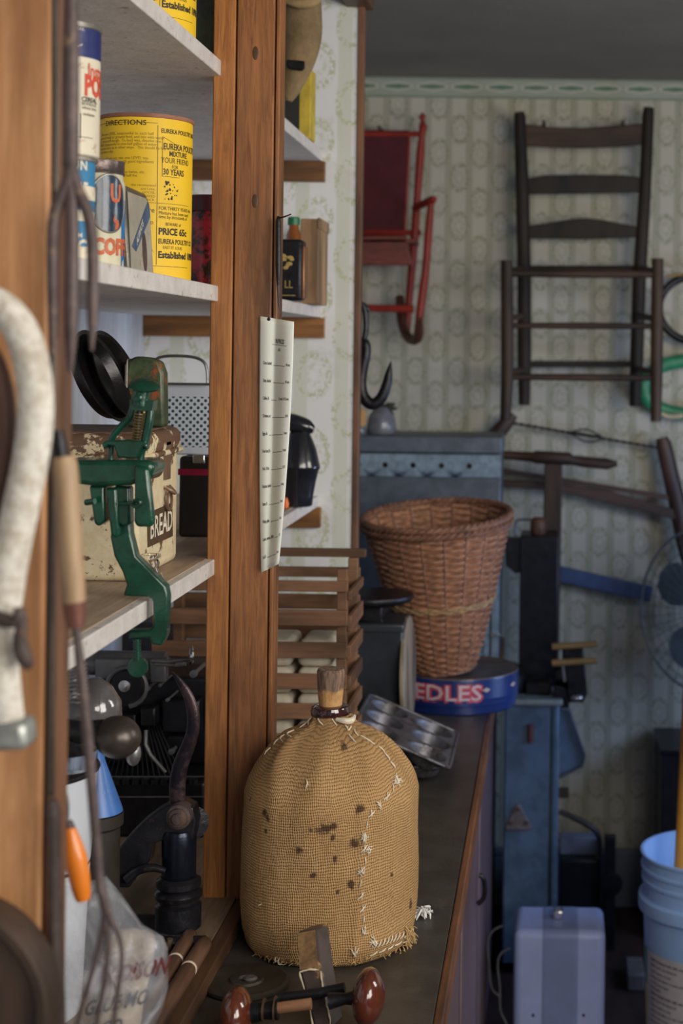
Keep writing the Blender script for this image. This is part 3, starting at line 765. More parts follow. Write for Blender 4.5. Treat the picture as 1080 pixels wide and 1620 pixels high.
tag(MB().box(P(474, 470, YB).x, P(503, 470, YB).x, YB, YB+.12, z2+.0005, P(490, 346, YB).z).box(P(500, 470, YB).x, P(505, 470, YB).x, YB-.002, YB+.12, P(490, 362, YB).z, P(490, 346, YB).z+.002).build('wooden_box', WOOD('light_box_wood', (.50, .30, .15), (.34, .19, .09), 'z', 8), bev=.002), 'narrow upright wooden box beside the black tin on the middle shelf', 'box')
bt = thing('amber_bottle', 'small amber bottle with green cap behind the black tin', 'bottle', (P(464, 400, 2.88).x, 2.88, z2))
q = P(464, 400, 2.88); s_ = 2.88/F
MB().lathe((q.x, 2.88, z2), [(11*s_, 0.0005), (12*s_, .004), (12*s_, P(464, 372, 2.88).z-z2), (8*s_, P(464, 362, 2.88).z-z2), (7.5*s_, P(464, 350, 2.88).z-z2)], 24).build('bottle_glass', M('amber_glass', (.25, .07, .01), .1, coat=1, bmp=0), bt)
MB().lathe((q.x, 2.88, P(464, 356, 2.88).z), [(9.5*s_, 0), (9.5*s_, .013), (8*s_, .015), (0, .015)], 24).build('cap', M('green_cap', (.01, .14, .06), .4), bt)
hk = MB().pxtube([(437, 350, 2.15), (439, 345, 2.145), (447, 344, 2.14), (460, 339, 2.13)], [1.6, 1.8, 1.4, 1.0], 6, 1).build('nail', m_blackiron)
tag(hk, 'bent black nail sticking out of the right edge of the middle post', 'nail')
pk = thing('ice_pick', 'slim dark iron spike hanging by its handle from the nail on the post', 'pick', tuple(P(440, 495, 2.15)))
MB().pxtube([(440, 342, 2.146), (440, 352, 2.146), (440, 420, 2.146), (440, 452, 2.146)], [2, 4.5, 4.5, 2.5], 10).build('handle', m_blackiron, pk)
MB().pxtube([(440, 452, 2.146), (441, 480, 2.146), (442, 496, 2.146)], [2.6, 1.8, .4], 8).build('spike', m_rustiron, pk)
# black stoneware figure on the bottom shelf
YB = 2.90; s_ = YB/F; q = P(472, 803, YB)
m_blk = M('black_glaze', (.012, .014, .022), .22, var=.3, bmp=.15, coat=.6)
fg = thing('black_jug', 'black glazed jug with knobbed lid on the lower shelf right of the post', 'jug', (q.x, YB, z3))
def hz_(py): return P(472, py, YB).z-z3
MB().lathe((q.x, YB, z3+.0015), [(19*s_, 0), (22*s_, .003), (23*s_, hz_(785)), (27*s_, hz_(762)), (31*s_, hz_(745)), (33*s_, hz_(742)), (33*s_, hz_(738)), (31*s_, hz_(730)), (27*s_, hz_(712)), (21*s_, hz_(697)), (17*s_, hz_(688)), (14*s_, hz_(684)), (0, hz_(683))], 36).build('jug_body', m_blk, fg, ang=50)
MB().pxtube([(446, 664, YB), (460, 668, YB), (478, 673, YB), (488, 677, YB), (496, 680, YB)], [10, 15, 14, 12, 6], 14, 2).build('lid', m_blk, fg, ang=70)
tag(MB().lathe(tuple(P(452, 803, 2.86)), [(.005, 0), (.006, .008), (.003, .018), (0, .02)], 12).build('orange_candle', M('orange_wax', (.8, .16, .02), .4)), 'tiny orange candle stub beside the black jug', 'candle')

# ------------------------------------------------------------------ bread box and neighbours on lower shelf
zs = z3+.0013
m, nt, b = newmat('chipped_cream'); v = coords(nt)
n1 = nz(nt, v, 14, 6, .75, .4); n2 = nz(nt, v, 60, 4, .7)
x, y, z = sep(nt, v)
wz = z.ss(.125, .19)
c = mix(nt, n2.ss(.3, .7), (.66, .55, .34), (.76, .67, .46))
c = mix(nt, (n1+wz*.16+nz(nt, coords(nt, 'Object', (1, 4, .8)), 30, 4, .7)*.16).ss(.655, .685), c, (.14, .075, .045))
nt.links.new(c, b.inputs['Base Color']); b.inputs['Roughness'].default_value = .5; bump(nt, b, n1, .4); m_bread = m
bb_x1 = P(290, 882, 2.18).x+.001; bb_x0 = -.815; by0, by1 = 1.93, 2.14
bzt = P(298, 668, 2.14).z; bzm = P(298, 708, 2.14).z
br = thing('bread_box', 'chipped cream metal bread box on the lower shelf', 'box', ((bb_x0+bb_x1)/2, (by0+by1)/2, zs))
MB().box(bb_x0, bb_x1, by0, by1, zs, bzm).build('box_body', m_bread, br, bev=.010, seg=4)
lid = MB().box(bb_x0-.003, bb_x1+.004, by0-.004, by1+.004, bzm-.004, bzt-.006)
lid.build('lid', m_bread, br, bev=.012, seg=4)
MB().box(bb_x0-.004, bb_x1+.006, by0-.006, by1+.006, bzm-.006, bzm+.002).build('lid_bead', m_bread, br, bev=.003)
MB().box(bb_x0+.01, bb_x1-.008, by0+.01, by1-.01, bzt-.007, bzt-.004).build('lid_top', M('bare_brown_tin', (.15, .09, .06), .6, var=.3, scale=20), br, bev=.002)
lbx = bb_x1+.0012
def px2yz(px_, py_):        # pixel on the plane X = bb_x1
    u, v = UV(px_, py_); Yq = F*bb_x1/u
    return (Yq, EYE-v*Yq/F)
quad = [px2yz(*p) for p in ((232, 812), (271, 795), (272, 848), (233, 866))]
MB().prism([(bb_x1+.0006, a, c_) for a, c_ in quad], (.0008, 0, 0)).build('label_plate', M('brown_plate', (.075, .045, .025), .5), br)
y0_, z0_ = px2yz(235, 854); y1_, _z = px2yz(269, 838)
text_part('lettering', [('BREAD', 0, 0, .040, 'LEFT', .015, (y1_-y0_)/.118)], lambda x, y: Vector((bb_x1+.0019, y0_+x, z0_+.001+y)), M('cream_letter', (.72, .68, .55), .5), br)
hsp = MB(); yq, zq = px2yz(262, 735)
hsp.box(bb_x1, bb_x1+.004, yq-.012, yq+.012, zq-.02, bzm+.012)
hsp.tube([(bb_x1+.002, yq-.008, zq-.03), (bb_x1+.012, yq-.006, zq-.036), (bb_x1+.012, yq+.008, zq-.04), (bb_x1+.002, yq+.010, zq-.03)], .003, 8, sm=2)
hsp.tube([Vector((bb_x1+.006, yq+.012*math.cos(t), zq-.05+.012*math.sin(t))) for t in [i*math.pi/6 for i in range(12)]], .0022, 6, closed=True)
hsp.build('hasp', M('hasp_metal', (.20, .13, .09), .5, .4), br)
# painted tin standing on bread box
q = P(230, 664, 2.08); zt = P(230, 567, 2.08).z
m_folk = M('folk_paint', (.05, .075, .035), .4, var=.6, scale=30, col2=(.40, .07, .02), wear=.57, wscale=16)
wtl, wtr = P(198, 660, 2.06).x, P(259, 660, 2.06).x
tg = thing('painted_tin', 'green and orange painted tin standing on the bread box', 'tin', ((wtl+wtr)/2, 2.06, bzt))
bd = MB(); w_ = (wtr-wtl)/2; cxm = (wtl+wtr)/2
bd.prism([(wtl+.003, 2.06, bzt-.003), (wtr, 2.06, bzt-.003), (wtr-.002, 2.06, zt-.02), (wtr-.008, 2.06, zt-.004), (wtr-.02, 2.06, zt+.001), (wtl+.012, 2.06, zt+.003), (wtl+.002, 2.06, zt-.004), (wtl, 2.06, zt-.02)], (0, .03, 0))
bd.build('tin_body', m_folk, tg, bev=.004)
MB().prism([(wtl-.001, 2.057, bzt-.003), (wtl+.003, 2.057, bzt-.003), (wtl+.003, 2.057, zt), (wtl-.001, 2.057, zt-.01)], (0, .034, 0)).build('tin_edge', m_tinrim, tg, bev=.001)
# dark baking pans
m_pan = M('dark_pan_metal', (.035, .033, .035), .28, .8, var=.4, scale=14, bmp=.3)
for k, (pxc, yy_) in enumerate(((146, 2.00), (170, 2.05))):
    R_ = .066; mid = P(pxc, 612, yy_); mid.z = bzt+R_*.90
    t_ = thing('baking_pan', ['nearer dark round baking pan leaning on the bread box top', 'farther dark round baking pan leaning behind its twin on the bread box'][k], 'pan', (mid.x, mid.y, bzt), 'dark pans leaning on the bread box')
    ax = Vector((.90, -.10, .42)).normalized()
    MB().lathe(mid, [(0, 0), (R_*.8, 0), (R_*.83, .002), (R_*.93, .014), (R_, .016), (R_, .018), (R_*.92, .016), (R_*.8, .004), (0, .0035)], 40, axis=ax, caps=False).build('pan_body', m_pan, t_, ang=30)
    MB().lathe(mid-ax*.001, [(R_*.50, .0005), (R_*.56, -.004), (R_*.62, .0005)], 40, axis=ax, caps=False).build('pan_ridge', m_pan, t_, ang=60)
# dark canister with red band behind, grater on top
YG = 2.40; s_ = YG/F
cnx0, cnx1 = P(282, 800, YG).x, P(345, 800, YG).x; zt = P(310, 722, YG).z
ts = thing('toaster', 'dark appliance with chrome plate and red band behind the bread box', 'appliance', ((cnx0+cnx1)/2, YG+.06, zs))
MB().box(cnx0, cnx1, YG, YG+.11, zs, zt).build('case', M('dark_enamel', (.018, .014, .014), .3, var=.2), ts, bev=.006, seg=3)
MB().box(cnx0-.001, cnx1+.001, YG-.001, YG+.111, P(310, 752, YG).z, P(310, 742, YG).z).build('red_band', M('crimson', (.28, .01, .04), .3), ts)
MB().box(P(305, 735, YG).x, P(324, 735, YG).x, YG-.003, YG, P(310, 733, YG).z, P(310, 718, YG).z-.001).build('chrome_plate', m_chrome, ts, bev=.002)
gz = zt+.001; gx0, gx1 = P(238, 700, YG).x, P(329, 700, YG).x; gzt = P(290, 608, YG).z
gr = thing('grater', 'white metal box grater with wire handle standing on the dark appliance', 'grater', ((gx0+gx1)/2, YG+.03, gz))
m, nt, b = newmat('grater_metal'); v = coords(nt); x, y, z = sep(nt, v)
pg = .0115; fa = ((x+z)/pg).fract()-.5; fb = ((x-z)/pg).fract()-.5
hole = ((fa*fa+fb*fb).sqrt()).lt(.30)*(z-.012).gt(0)*(z-(gzt-gz)*.82).lt(0)
c = mix(nt, hole, (.85, .90, 1.0), (.03, .10, .12)); nt.links.new(c, b.inputs['Base Color'])
b.inputs['Roughness'].default_value = .35; b.inputs['Metallic'].default_value = .25; bump(nt, b, 1-hole, .6, .003); m_grate = m
MB().prism([(gx0, YG+.02, gz), (gx1, YG+.02, gz), (gx1-.003, YG+.03, gzt), (gx0+.003, YG+.03, gzt)], (0, .028, 0)).build('grater_body', m_grate, gr, bev=.003)
MB().tube([(gx0+.002, YG+.019, gzt), (gx1-.002, YG+.019, gzt)], .0022, 8).build('top_bead', m_steel, gr)
MB().pxtube([(240, 606, YG+.03), (241, 575, YG+.03), (252, 563, YG+.03), (300, 563, YG+.03), (322, 570, YG+.03), (328, 585, YG+.03), (328, 606, YG+.03)], 2.4, 8, 2).build('handle', m_steel, gr)
# glass shaker
YS = PZ(237, 923, zs).y; s_ = YS/F; q = P(238, 920, YS)
MB_ = MB().lathe((q.x, YS, zs), [(15*s_, 0), (18*s_, .004), (18*s_, .012), (12*s_, .020), (14*s_, .026), (11*s_, .031), (15*s_, .034), (15*s_, .037), (10*s_, .037), (9*s_, .006), (0, .005)], 24)
tag(MB_.build('glass_shaker', GLASS('clear_glass', (.92, .9, .85), .04), ang=50), 'tiny clear glass salt dish beside the bread box front corner', 'glassware')

# ------------------------------------------------------------------ cherry pitter clamped on the shelf
m_green = M('green_enamel', (.004, .055, .032), .25, .1, var=.35, scale=30, bmp=.35, bscale=70, col2=(.05, .06, .035), wear=.70, wscale=40, coat=.4)
YQ = 1.80
pit = thing('cherry_pitter', 'green cast iron cherry pitter clamped to the lower shelf edge', 'kitchen tool', tuple(P(215, 1060, YQ)))
D = .012
cl = MB()
cl.px([(178, 795), (204, 800), (206, 845), (215, 880), (240, 905), (262, 928), (265, 945), (263, 1005), (255, 1022), (240, 1020), (236, 1010), (203, 1013), (203, 998), (236, 997), (242, 990), (241, 950), (236, 945), (194, 943), (200, 925), (193, 905), (180, 880), (174, 850)], YQ-.010, .020)
cl.build('clamp', m_green, pit, bev=.004, seg=3)
scw = MB(); scw.pxtube([(217, 1000, YQ), (217, 1046, YQ)], 5, 10)
for k in range(9): scw.pxtube([(217, 1004+k*4.6, YQ), (217, 1006+k*4.6, YQ)], 6.6, 10)
scw.build('clamp_screw', m_green, pit)
MB().lathe(P(218, 1055, YQ)-Vector((0, .003, 0)), [(.001, 0), (16*YQ/F, .0008), (16*YQ/F, .005), (0, .006)], 20, axis=(0, 1, 0)).build('thumb_piece', m_green, pit)
MB().px([(95, 728), (240, 728), (243, 742), (236, 760), (205, 768), (150, 770), (120, 766), (100, 755)], YQ-.035, .06).build('hopper_tray', m_green, pit, bev=.006, seg=3)
MB().px([(212, 735), (234, 740), (243, 822), (240, 834), (215, 834), (211, 825)], YQ-.04, .012).build('chute', m_green, pit, bev=.004, seg=3)
lg = MB(); lg.px([(140, 768), (165, 768), (166, 826), (155, 834), (148, 828)], YQ-.02, .03); lg.px([(180, 768), (205, 770), (206, 830), (194, 834), (184, 828)], YQ-.02, .02)
lg.px([(166, 772), (184, 772), (188, 850), (175, 850)], YQ-.025, .018)
lg.build('body_casting', m_green, pit, bev=.004, seg=3)
wn = MB(); wn.pxtube([(188, 797, YQ-.03), (208, 797, YQ-.035), (216, 790, YQ-.04), (224, 796, YQ-.04), (216, 803, YQ-.04), (208, 797, YQ-.035)], 3.5, 8, 1)
wn.build('wing_nut', m_green, pit)
MB().pxtube([(136, 795, YQ-.03), (150, 793, YQ-.035)], 5, 8).build('pivot_pin', m_green, pit)
fm = MB()
fm.pxtube([(176, 708, YQ-.01), (176, 692, YQ-.01), (192, 674, YQ-.01), (206, 662, YQ-.01), (210, 642, YQ-.01)], [5, 5.5, 6, 6, 5], 10, 2)
fm.pxtube([(226, 712, YQ-.015), (231, 690, YQ-.015), (237, 662, YQ-.015), (238, 640, YQ-.015)], [7, 7, 7, 6], 10, 2)
fm.pxtube([(174, 735, YQ-.015), (176, 708, YQ-.015)], [5, 5], 8); fm.pxtube([(220, 735, YQ-.015), (228, 700, YQ-.015)], [5, 6], 8)
fm.px([(205, 632), (243, 634), (240, 650), (206, 648)], YQ-.025, .02)
fm.build('frame', m_green, pit, ang=50)
bk = MB(); bk.px([(160, 702), (168, 697), (200, 696), (222, 697), (233, 702), (232, 712), (226, 706), (216, 726), (186, 724), (180, 706), (170, 704), (164, 712)], YQ-.028, .014); bk.build('crosspiece', m_green, pit, bev=.003)
pl = MB(); pl.pxtube([(221, 650, YQ-.018), (216, 700, YQ-.018)], 4, 8); pl.build('plunger_rod', m_blackiron, pit)
sp = MB(); pts = []
for k in range(140):
    t = k/140; an = t*2*math.pi*11; base = P(221-6*t, 652+50*t, YQ-.018); pts.append(base+Vector((math.cos(an)*.0052, math.sin(an)*.0052, 0)))
sp.tube(pts, .0011, 6); sp.build('spring', M('brass_spring', (.35, .27, .12), .3, .9), pit)
MB().pxtube([(222, 642, YQ-.02), (224, 625, YQ-.02), (228, 610, YQ-.02)], [13, 13, 12], 14).build('plunger_neck', m_green, pit)
MB().lathe(P(228, 612, YQ-.015), [(.002, .004), (15*YQ/F, .003), (24*YQ/F, -.001), (25*YQ/F, .001), (22*YQ/F, .004), (12*YQ/F, .009), (0, .010)], 30, axis=(.12, -.28, 1)).build('thumb_cap', m_green, pit)
MB().lathe(P(219, 630, YQ-.034), [(.0045, 0), (.005, .004), (.003, .005), (0, .005)], 14, axis=(0, -1, 0)).build('bolt', m_green, pit)

# ------------------------------------------------------------------ lower bay: machine
YM = 2.45; s_ = YM/F
m_mach = M('machine_black', (.010, .010, .014), .35, .3, var=.4, scale=30, bmp=.3)
m_mgrey = M('machine_grey', (.16, .16, .17), .4, .6, var=.25, scale=20)
ty = thing('typewriter', 'old black typewriter on the base shelf below the green pitter', 'typewriter', (P(230, 1290, YM).x, YM+.1, ZP))
xa, xb = P(120, 1250, YM).x, P(330, 1250, YM).x
xa = max(xa, -.825)
MB().box(xa, xb, YM-.03, YM+.24, ZP, P(200, 1228, YM).z).build('base', m_mach, ty, bev=.005)
MB().box(xa+.01, xb-.004, YM+.07, YM+.24, P(200, 1228, YM).z, P(200, 1085, YM).z).build('back_housing', m_mach, ty, bev=.006)
MB().tube([P(140, 1048, YM+.04), P(262, 1050, YM+.04)], .020, 24).build('platen', m_mgrey, ty, ang=40)
MB().px([(150, 1042), (255, 1044), (255, 1076), (150, 1074)], YM+.01, .015).build('paper_rest', m_mgrey, ty, bev=.002)
MB().px([(236, 1043), (262, 1043), (262, 1080), (238, 1080)], YM+.0, .02).build('carriage_end', m_mgrey, ty, bev=.002)
kn = MB().lathe(P(200, 1087, YM-.045), [(0, 0), (24*s_, .001), (26*s_, .006), (26*s_, .022), (23*s_, .026), (0, .026)], 32, axis=(0, 1, 0)).build('ribbon_spool', m_mach, ty, ang=35)
MB().lathe(P(196, 1086, YM-.049), [(0, 0), (3*s_, .0002), (3.2*s_, .001), (9*s_, .0015), (10*s_, .004), (10*s_, .006)], 20, axis=(0, 1, 0)).build('spool_hub', m_chrome, ty, ang=35)
MB().tube([P(200, 1087, YM-.03)+Vector((30*s_*math.cos(t), 0, 30*s_*math.sin(t))) for t in [i*math.pi/10-1.4 for i in range(16)]], .0045, 8).build('spool_guard', m_mgrey, ty)
lv = MB(); lv.pxtube([(240, 1046, YM), (265, 1047, YM), (300, 1043, YM)], [3, 3, 2.5], 8); lv.pxtube([(245, 1051, YM), (285, 1053, YM)], [2.5, 2.5], 8)
lv.pxtube([(278, 1052, YM-.005), (294, 1050, YM-.005)], [4, 4], 8); lv.build('return_lever', m_steel, ty)
MB().lathe(P(307, 1036, YM), [(0, 0), (12*s_, .001), (15*s_, .004), (14*s_, .007), (0, .009)], 24, axis=(-1, -.3, 0)).build('lever_disc', m_chrome, ty)
for (a, c_, r_) in ((305, 1067, 6), (233, 1090, 4), (190, 1112, 4), (172, 1100, 4), (205, 1112, 3), (264, 1108, 3), (252, 1085, 3), (270, 1190, 5), (240, 1070, 4)):
    MB().lathe(P(a, c_, YM+.0), [(0, 0), (r_*s_, .001), (r_*s_, .010), (r_*s_*.6, .010), (r_*s_*.6, .08)], 12, axis=(0, 1, 0)).build('screw', m_mgrey, ty, ang=35)
tb = MB()
for k in range(16):
    a = 155+k*9; tb.bar(P(a, 1232, YM-.02), P(200+k*2.5, 1118, YM+.06), .0022, .0022)
tb.px([(180, 1108), (212, 1106), (212, 1114), (180, 1116)], YM+.0, .01); tb.build('type_bars', m_mach, ty)
tb = MB(); tb.pxtube([(231, 1155, YM-.025), (230, 1185, YM-.03), (262, 1222, YM-.035)], [3, 3, 3], 8, 1); tb.build('space_lever', m_mgrey, ty)
edge_ = MB()
for yy in (1228, 1260): edge_.px([(150, yy), (322, yy), (322, yy+1.6), (150, yy+1.6)], YM-.0325, .003)
edge_.build('trim_line', m_steel, ty)
bk = MB()
for k in range(10): bk.tube([P(170+k*15, 1240, YM-.04), P(170+k*15, 1240, YM-.04)+Vector((0, 0, .008))], .007, 12)
bk.build('key_row', m_mach, ty)
bx = MB()
for (a, b_, c_, d_, e_) in ((255, 1108, 315, 1160, .07), (262, 1165, 300, 1200, .06), (175, 1130, 215, 1180, .05), (222, 1120, 245, 1150, .04)):
    bx.px([(a, b_), (c_, b_), (c_, d_), (a, d_)], YM+e_-.03, .03)
bx.build('mechanism', m_mach, ty, bev=.003)
# items above machine: grey box with dial
bb = thing('cardboard_file', 'grey worn box at the back of the base shelf, above the typewriter', 'box', tuple(P(300, 1280, 2.86)))
MB().px([(160, 985), (330, 985), (330, 1262), (160, 1262)], 2.99, .115).build('box_body', M('worn_grey_box', (.045, .04, .045), .7, var=.4, scale=20), bb, bev=.003)
MB().px([(294, 998), (326, 1000), (326, 1016), (294, 1014)], 2.987, .003).build('pale_label', M('pale_label', (.36, .31, .27), .7), bb)
tag(MB().px([(270, 962), (420, 962), (420, 985), (270, 985)], 3.108, .02).build('back_slat', m_cleat), 'brown wooden slat at the back beneath the lower shelf', 'slat')

# bolted black press with curved lever
YR = 2.02; s_ = YR/F
pr = thing('hand_press', 'black cast iron hand press with tall curved lever, against the foot of the post', 'press', (P(285, 1450, YR).x, YR, ZP))
m_press = M('press_black', (.018, .018, .024), .32, .4, var=.4, scale=25, bmp=.6, bscale=60, col2=(.09, .06, .045), wear=.67, wscale=40, coat=.2)
MB().pxtube([(272, 1063, YR), (286, 1080, YR), (299, 1102, YR), (306, 1127, YR), (306, 1155, YR), (298, 1180, YR), (287, 1205, YR), (280, 1235, YR), (281, 1275, YR), (281, 1300, YR)], [2, 6, 8.5, 10, 10, 11, 12, 13, 13, 13], 14, 2, ax=.55).build('lever', M('worn_lever', (.075, .045, .05), .35, .5, var=.3, scale=25, bmp=.5, col2=(.016, .012, .018), wear=.50, wscale=16), pr, ang=60)
MB().px([(168, 1395), (172, 1370), (185, 1345), (205, 1320), (225, 1300), (245, 1285), (262, 1275), (285, 1268), (305, 1278), (310, 1300), (305, 1330), (262, 1338), (262, 1330), (240, 1335), (235, 1366), (222, 1372), (210, 1390), (205, 1405), (170, 1405)], YR-.012, .03).build('arched_frame', m_press, pr, bev=.006, seg=3)
MB().lathe(P(279, 1297, YR-.034), [(0, 0), (8*s_, .001), (9*s_, .004), (14*s_, .005), (15*s_, .009), (19*s_, .010), (20*s_, .02), (20*s_, .03)], 28, axis=(0, 1, 0)).build('pivot_bolt', m_rustiron, pr, ang=35)
MB().lathe(P(302, 1300, YR+.02), [(0, 0), (24*s_, .001), (26*s_, .005), (26*s_, .010), (0, .012)], 30, axis=(.5, -1, .1)).build('cam_plate', m_press, pr, ang=35)
cxp = P(283, 1350, YR).x; pyz = lambda y_: P(283, y_, YR).z
MB().lathe((cxp, YR, pyz(1386)), [(25*s_, 0), (27*s_, .004), (27*s_, pyz(1312)-pyz(1386)-.006), (24*s_, pyz(1312)-pyz(1386)), (0, pyz(1312)-pyz(1386))], 28).build('ram', M('ram_blue_black', (.016, .022, .040), .25, .6, var=.3), pr, ang=35)
MB().lathe((cxp, YR, ZP+.012), [(36*s_, 0), (36*s_, pyz(1430)-ZP-.012), (30*s_, pyz(1426)-ZP-.012), (30*s_, pyz(1420)-ZP-.012), (36*s_, pyz(1418)-ZP-.012), (37*s_, pyz(1412)-ZP-.012), (34*s_, pyz(1407)-ZP-.012), (28*s_, pyz(1404)-ZP-.012), (35*s_, pyz(1400)-ZP-.012), (35*s_, pyz(1391)-ZP-.012), (28*s_, pyz(1386)-ZP-.012), (0, pyz(1386)-ZP-.012)], 36).build('anvil_discs', m_press, pr, ang=35)
MB().pxtube([(200, 1392, YR-.02), (215, 1378, YR-.02), (240, 1371, YR-.02), (262, 1378, YR-.02)], [8, 7, 7, 5], 10, 1).build('base_arch', m_press, pr)
zbs = ZP+.009
MB().tube([(P(205, 1440, YR).x, YR-.05, zbs), (P(262, 1447, YR).x, YR-.055, zbs), (P(300, 1450, YR).x, YR-.05, zbs), (P(338, 1452, YR).x, YR-.045, zbs)], [.008, .009, .0085, .008], 14).build('foot_bar', m_press, pr, ang=50)
MB().tube([(P(285, 1450, YR).x, YR-.062, zbs-.004), (P(285, 1450, YR).x+.002, YR-.062, zbs+.010)], .004, 10).build('foot_pin', M('brass_pin', (.3, .22, .14), .4, .8), pr)
MB().box(P(190, 1430, YR).x, P(300, 1430, YR).x, YR-.03, YR+.04, ZP, ZP+.013).build('foot_plate', m_press, pr, bev=.003)

# two turned wooden handles
m_dkwood = WOOD('dark_turned_wood', (.16, .085, .05), (.08, .042, .028), 'y', 8, .45)
def rod(lbl, p0, p1, r0):
    a = PZ(p0[0], p0[1], ZP+r0); b_ = PZ(p1[0], p1[1], ZP+r0)
    t = thing('turned_handle', lbl, 'wooden handle', ((a.x+b_.x)/2, (a.y+b_.y)/2, ZP), 'wooden handles lying on the base shelf')
    d = (b_-a); L = d.length
    MB().lathe(a, [(0, 0), (r0*.6, .001), (r0*.92, .006), (r0, .015), (r0, L*.3), (r0*.86, L*.31), (r0*.86, L*.335), (r0, L*.345), (r0*1.0, L*.98), (r0*.8, L), (0, L)], 24, axis=tuple(d)).build('handle', m_dkwood, t, ang=50)
    MB().lathe(a+d*.315, [(r0*.9, 0), (r0*1.01, .0006), (r0*1.01, .003), (r0*.9, .0036)], 24, axis=tuple(d), caps=False).build('pale_ring', M('pale_ring', (.55, .45, .34), .5), t)
rod('brown wooden handle lying nearer the wall on the base shelf, left of its pair', (302, 1478), (215, 1625), .0105)
rod('brown wooden handle lying next to the shelf edge, right one of its pair', (325, 1490), (232, 1640), .0105)

# bucket, funnel, lamp glass, ball
YK = 1.78; s_ = YK/F
m_white = M('white_enamel', (.62, .66, .74), .35, var=.05, scale=5, bmp=.05)
zt = P(100, 1218, YK).z; R_ = .085; cxk = P(150, 1240, YK).x-R_
pl_ = thing('enamel_pail', 'white enamel pail partly hidden by the near post', 'pail', (cxk, YK, ZP))
MB().lathe((cxk, YK, ZP), [(R_*.80, 0), (R_*.82, .006), (R_*.90, (zt-ZP)*.55), (R_, zt-ZP), (R_*.97, zt-ZP), (R_*.88, (zt-ZP)*.55), (R_*.78, .01), (0, .01)], 48, caps=False).build('pail_body', m_white, pl_, ang=40)
MB().lathe((cxk, YK, ZP), [(R_*.905, (zt-ZP)*.60), (R_*.915, (zt-ZP)*.60+.002), (R_*.925, (zt-ZP)*.60+.006)], 48, caps=False).build('dark_band', m_blackiron, pl_)
MB().lathe((cxk, YK, zt-.012), [(0, .004), (R_*.8, .006), (R_*.96, .010), (R_*.97, .012)], 40, caps=False).build('dark_inside', M('dark_inside', (.04, .032, .03), .5), pl_)  # dark disc across the mouth, stands for the pail's dark inside
MB().tube([Vector((cxk+R_*math.cos(t), YK+R_*math.sin(t), zt)) for t in [i*math.pi/24 for i in range(48)]], .003, 8, closed=True).build('rim', m_blackiron, pl_)
fx_ = P(152, 1285, 1.93).x; fz_ = P(152, 1284, 1.93).z
tag(MB().lathe((fx_, 1.93, ZP), [(.028, 0), (.03, .01), (.03, fz_-ZP-.020), (.034, fz_-ZP-.016), (.034, fz_-ZP-.001), (.0, fz_-ZP)], 28).build('dark_jar', M('dark_jar', (.03, .026, .022), .4, var=.3), ang=35), 'tall dark jar with flat lid behind the white pail, under the blue funnel', 'jar')
tag(MB().lathe((fx_, 1.93, fz_+.0005), [(.033, 0), (.032, .004), (.012, .060), (.010, .066), (.009, .085), (.0, .085)], 32).build('blue_funnel', M('blue_enamel', (.05, .16, .48), .35, var=.15), ang=40), 'blue enamel funnel upside down on the dark jar behind the white pail', 'funnel')
YL = 1.72; s_ = YL/F
lp = thing('iron_ladle', 'dark round iron ladle bowl jutting from beneath the lower shelf', 'ladle', tuple(P(188, 1200, YL)))
MB().ell(P(186, 1166, YL), (37*s_, 36*s_, 33*s_), 28, 16, axis=(.25, 0, 1)).build('bowl', M('dark_satin_iron', (.075, .062, .056), .35, .6, var=.3, scale=8, bmp=.1), lp, ang=80)
MB().pxtube([(95, 1152, YL), (125, 1158, YL), (160, 1160, YL)], [16, 17, 22], 16, 1).build('neck', m_blackiron, lp)
MB().ell(P(211, 1192, YL+.02), (12*s_, 12*s_, 20*s_), 18, 12).build('small_knob', m_steel, lp)
MB().pxtube([(60, 1152, YL), (98, 1152, YL)], [9, 9], 12).build('handle', m_blackiron, lp)
gl = thing('lantern', 'dim lantern with smoky glass and wire spring, hanging under the lower shelf', 'lantern', tuple(P(150, 1150, 1.9)))
MB().lathe(P(148, 1160, 1.9), [(30*1.9/F, 0), (44*1.9/F, .02), (42*1.9/F, .04), (28*1.9/F, .058), (12*1.9/F, .068), (0, .07)], 32, caps=False).build('glass', M('smoky_glass', (.10, .095, .10), .12, coat=1, var=.3), gl)
pts = []
for k in range(220):
    t = k/220; an = t*2*math.pi*9; pts.append(P(122, 1050+60*t, 1.62)+Vector((math.cos(an)*.0095, math.sin(an)*.0095, 0)))
MB().tube(pts, .0011, 6).build('wire_spring', m_steel, gl)
gj = MB().lathe(P(105, 1215, 1.75), [(.03, 0), (.034, .01), (.034, .02), (.02, .03), (.02, .035)], 24, caps=False)
tag(gj.build('glass_bowl', GLASS('pale_blue_glass', (.7, .8, .95), .05)), 'pale glass lid resting on the white pail', 'glassware')
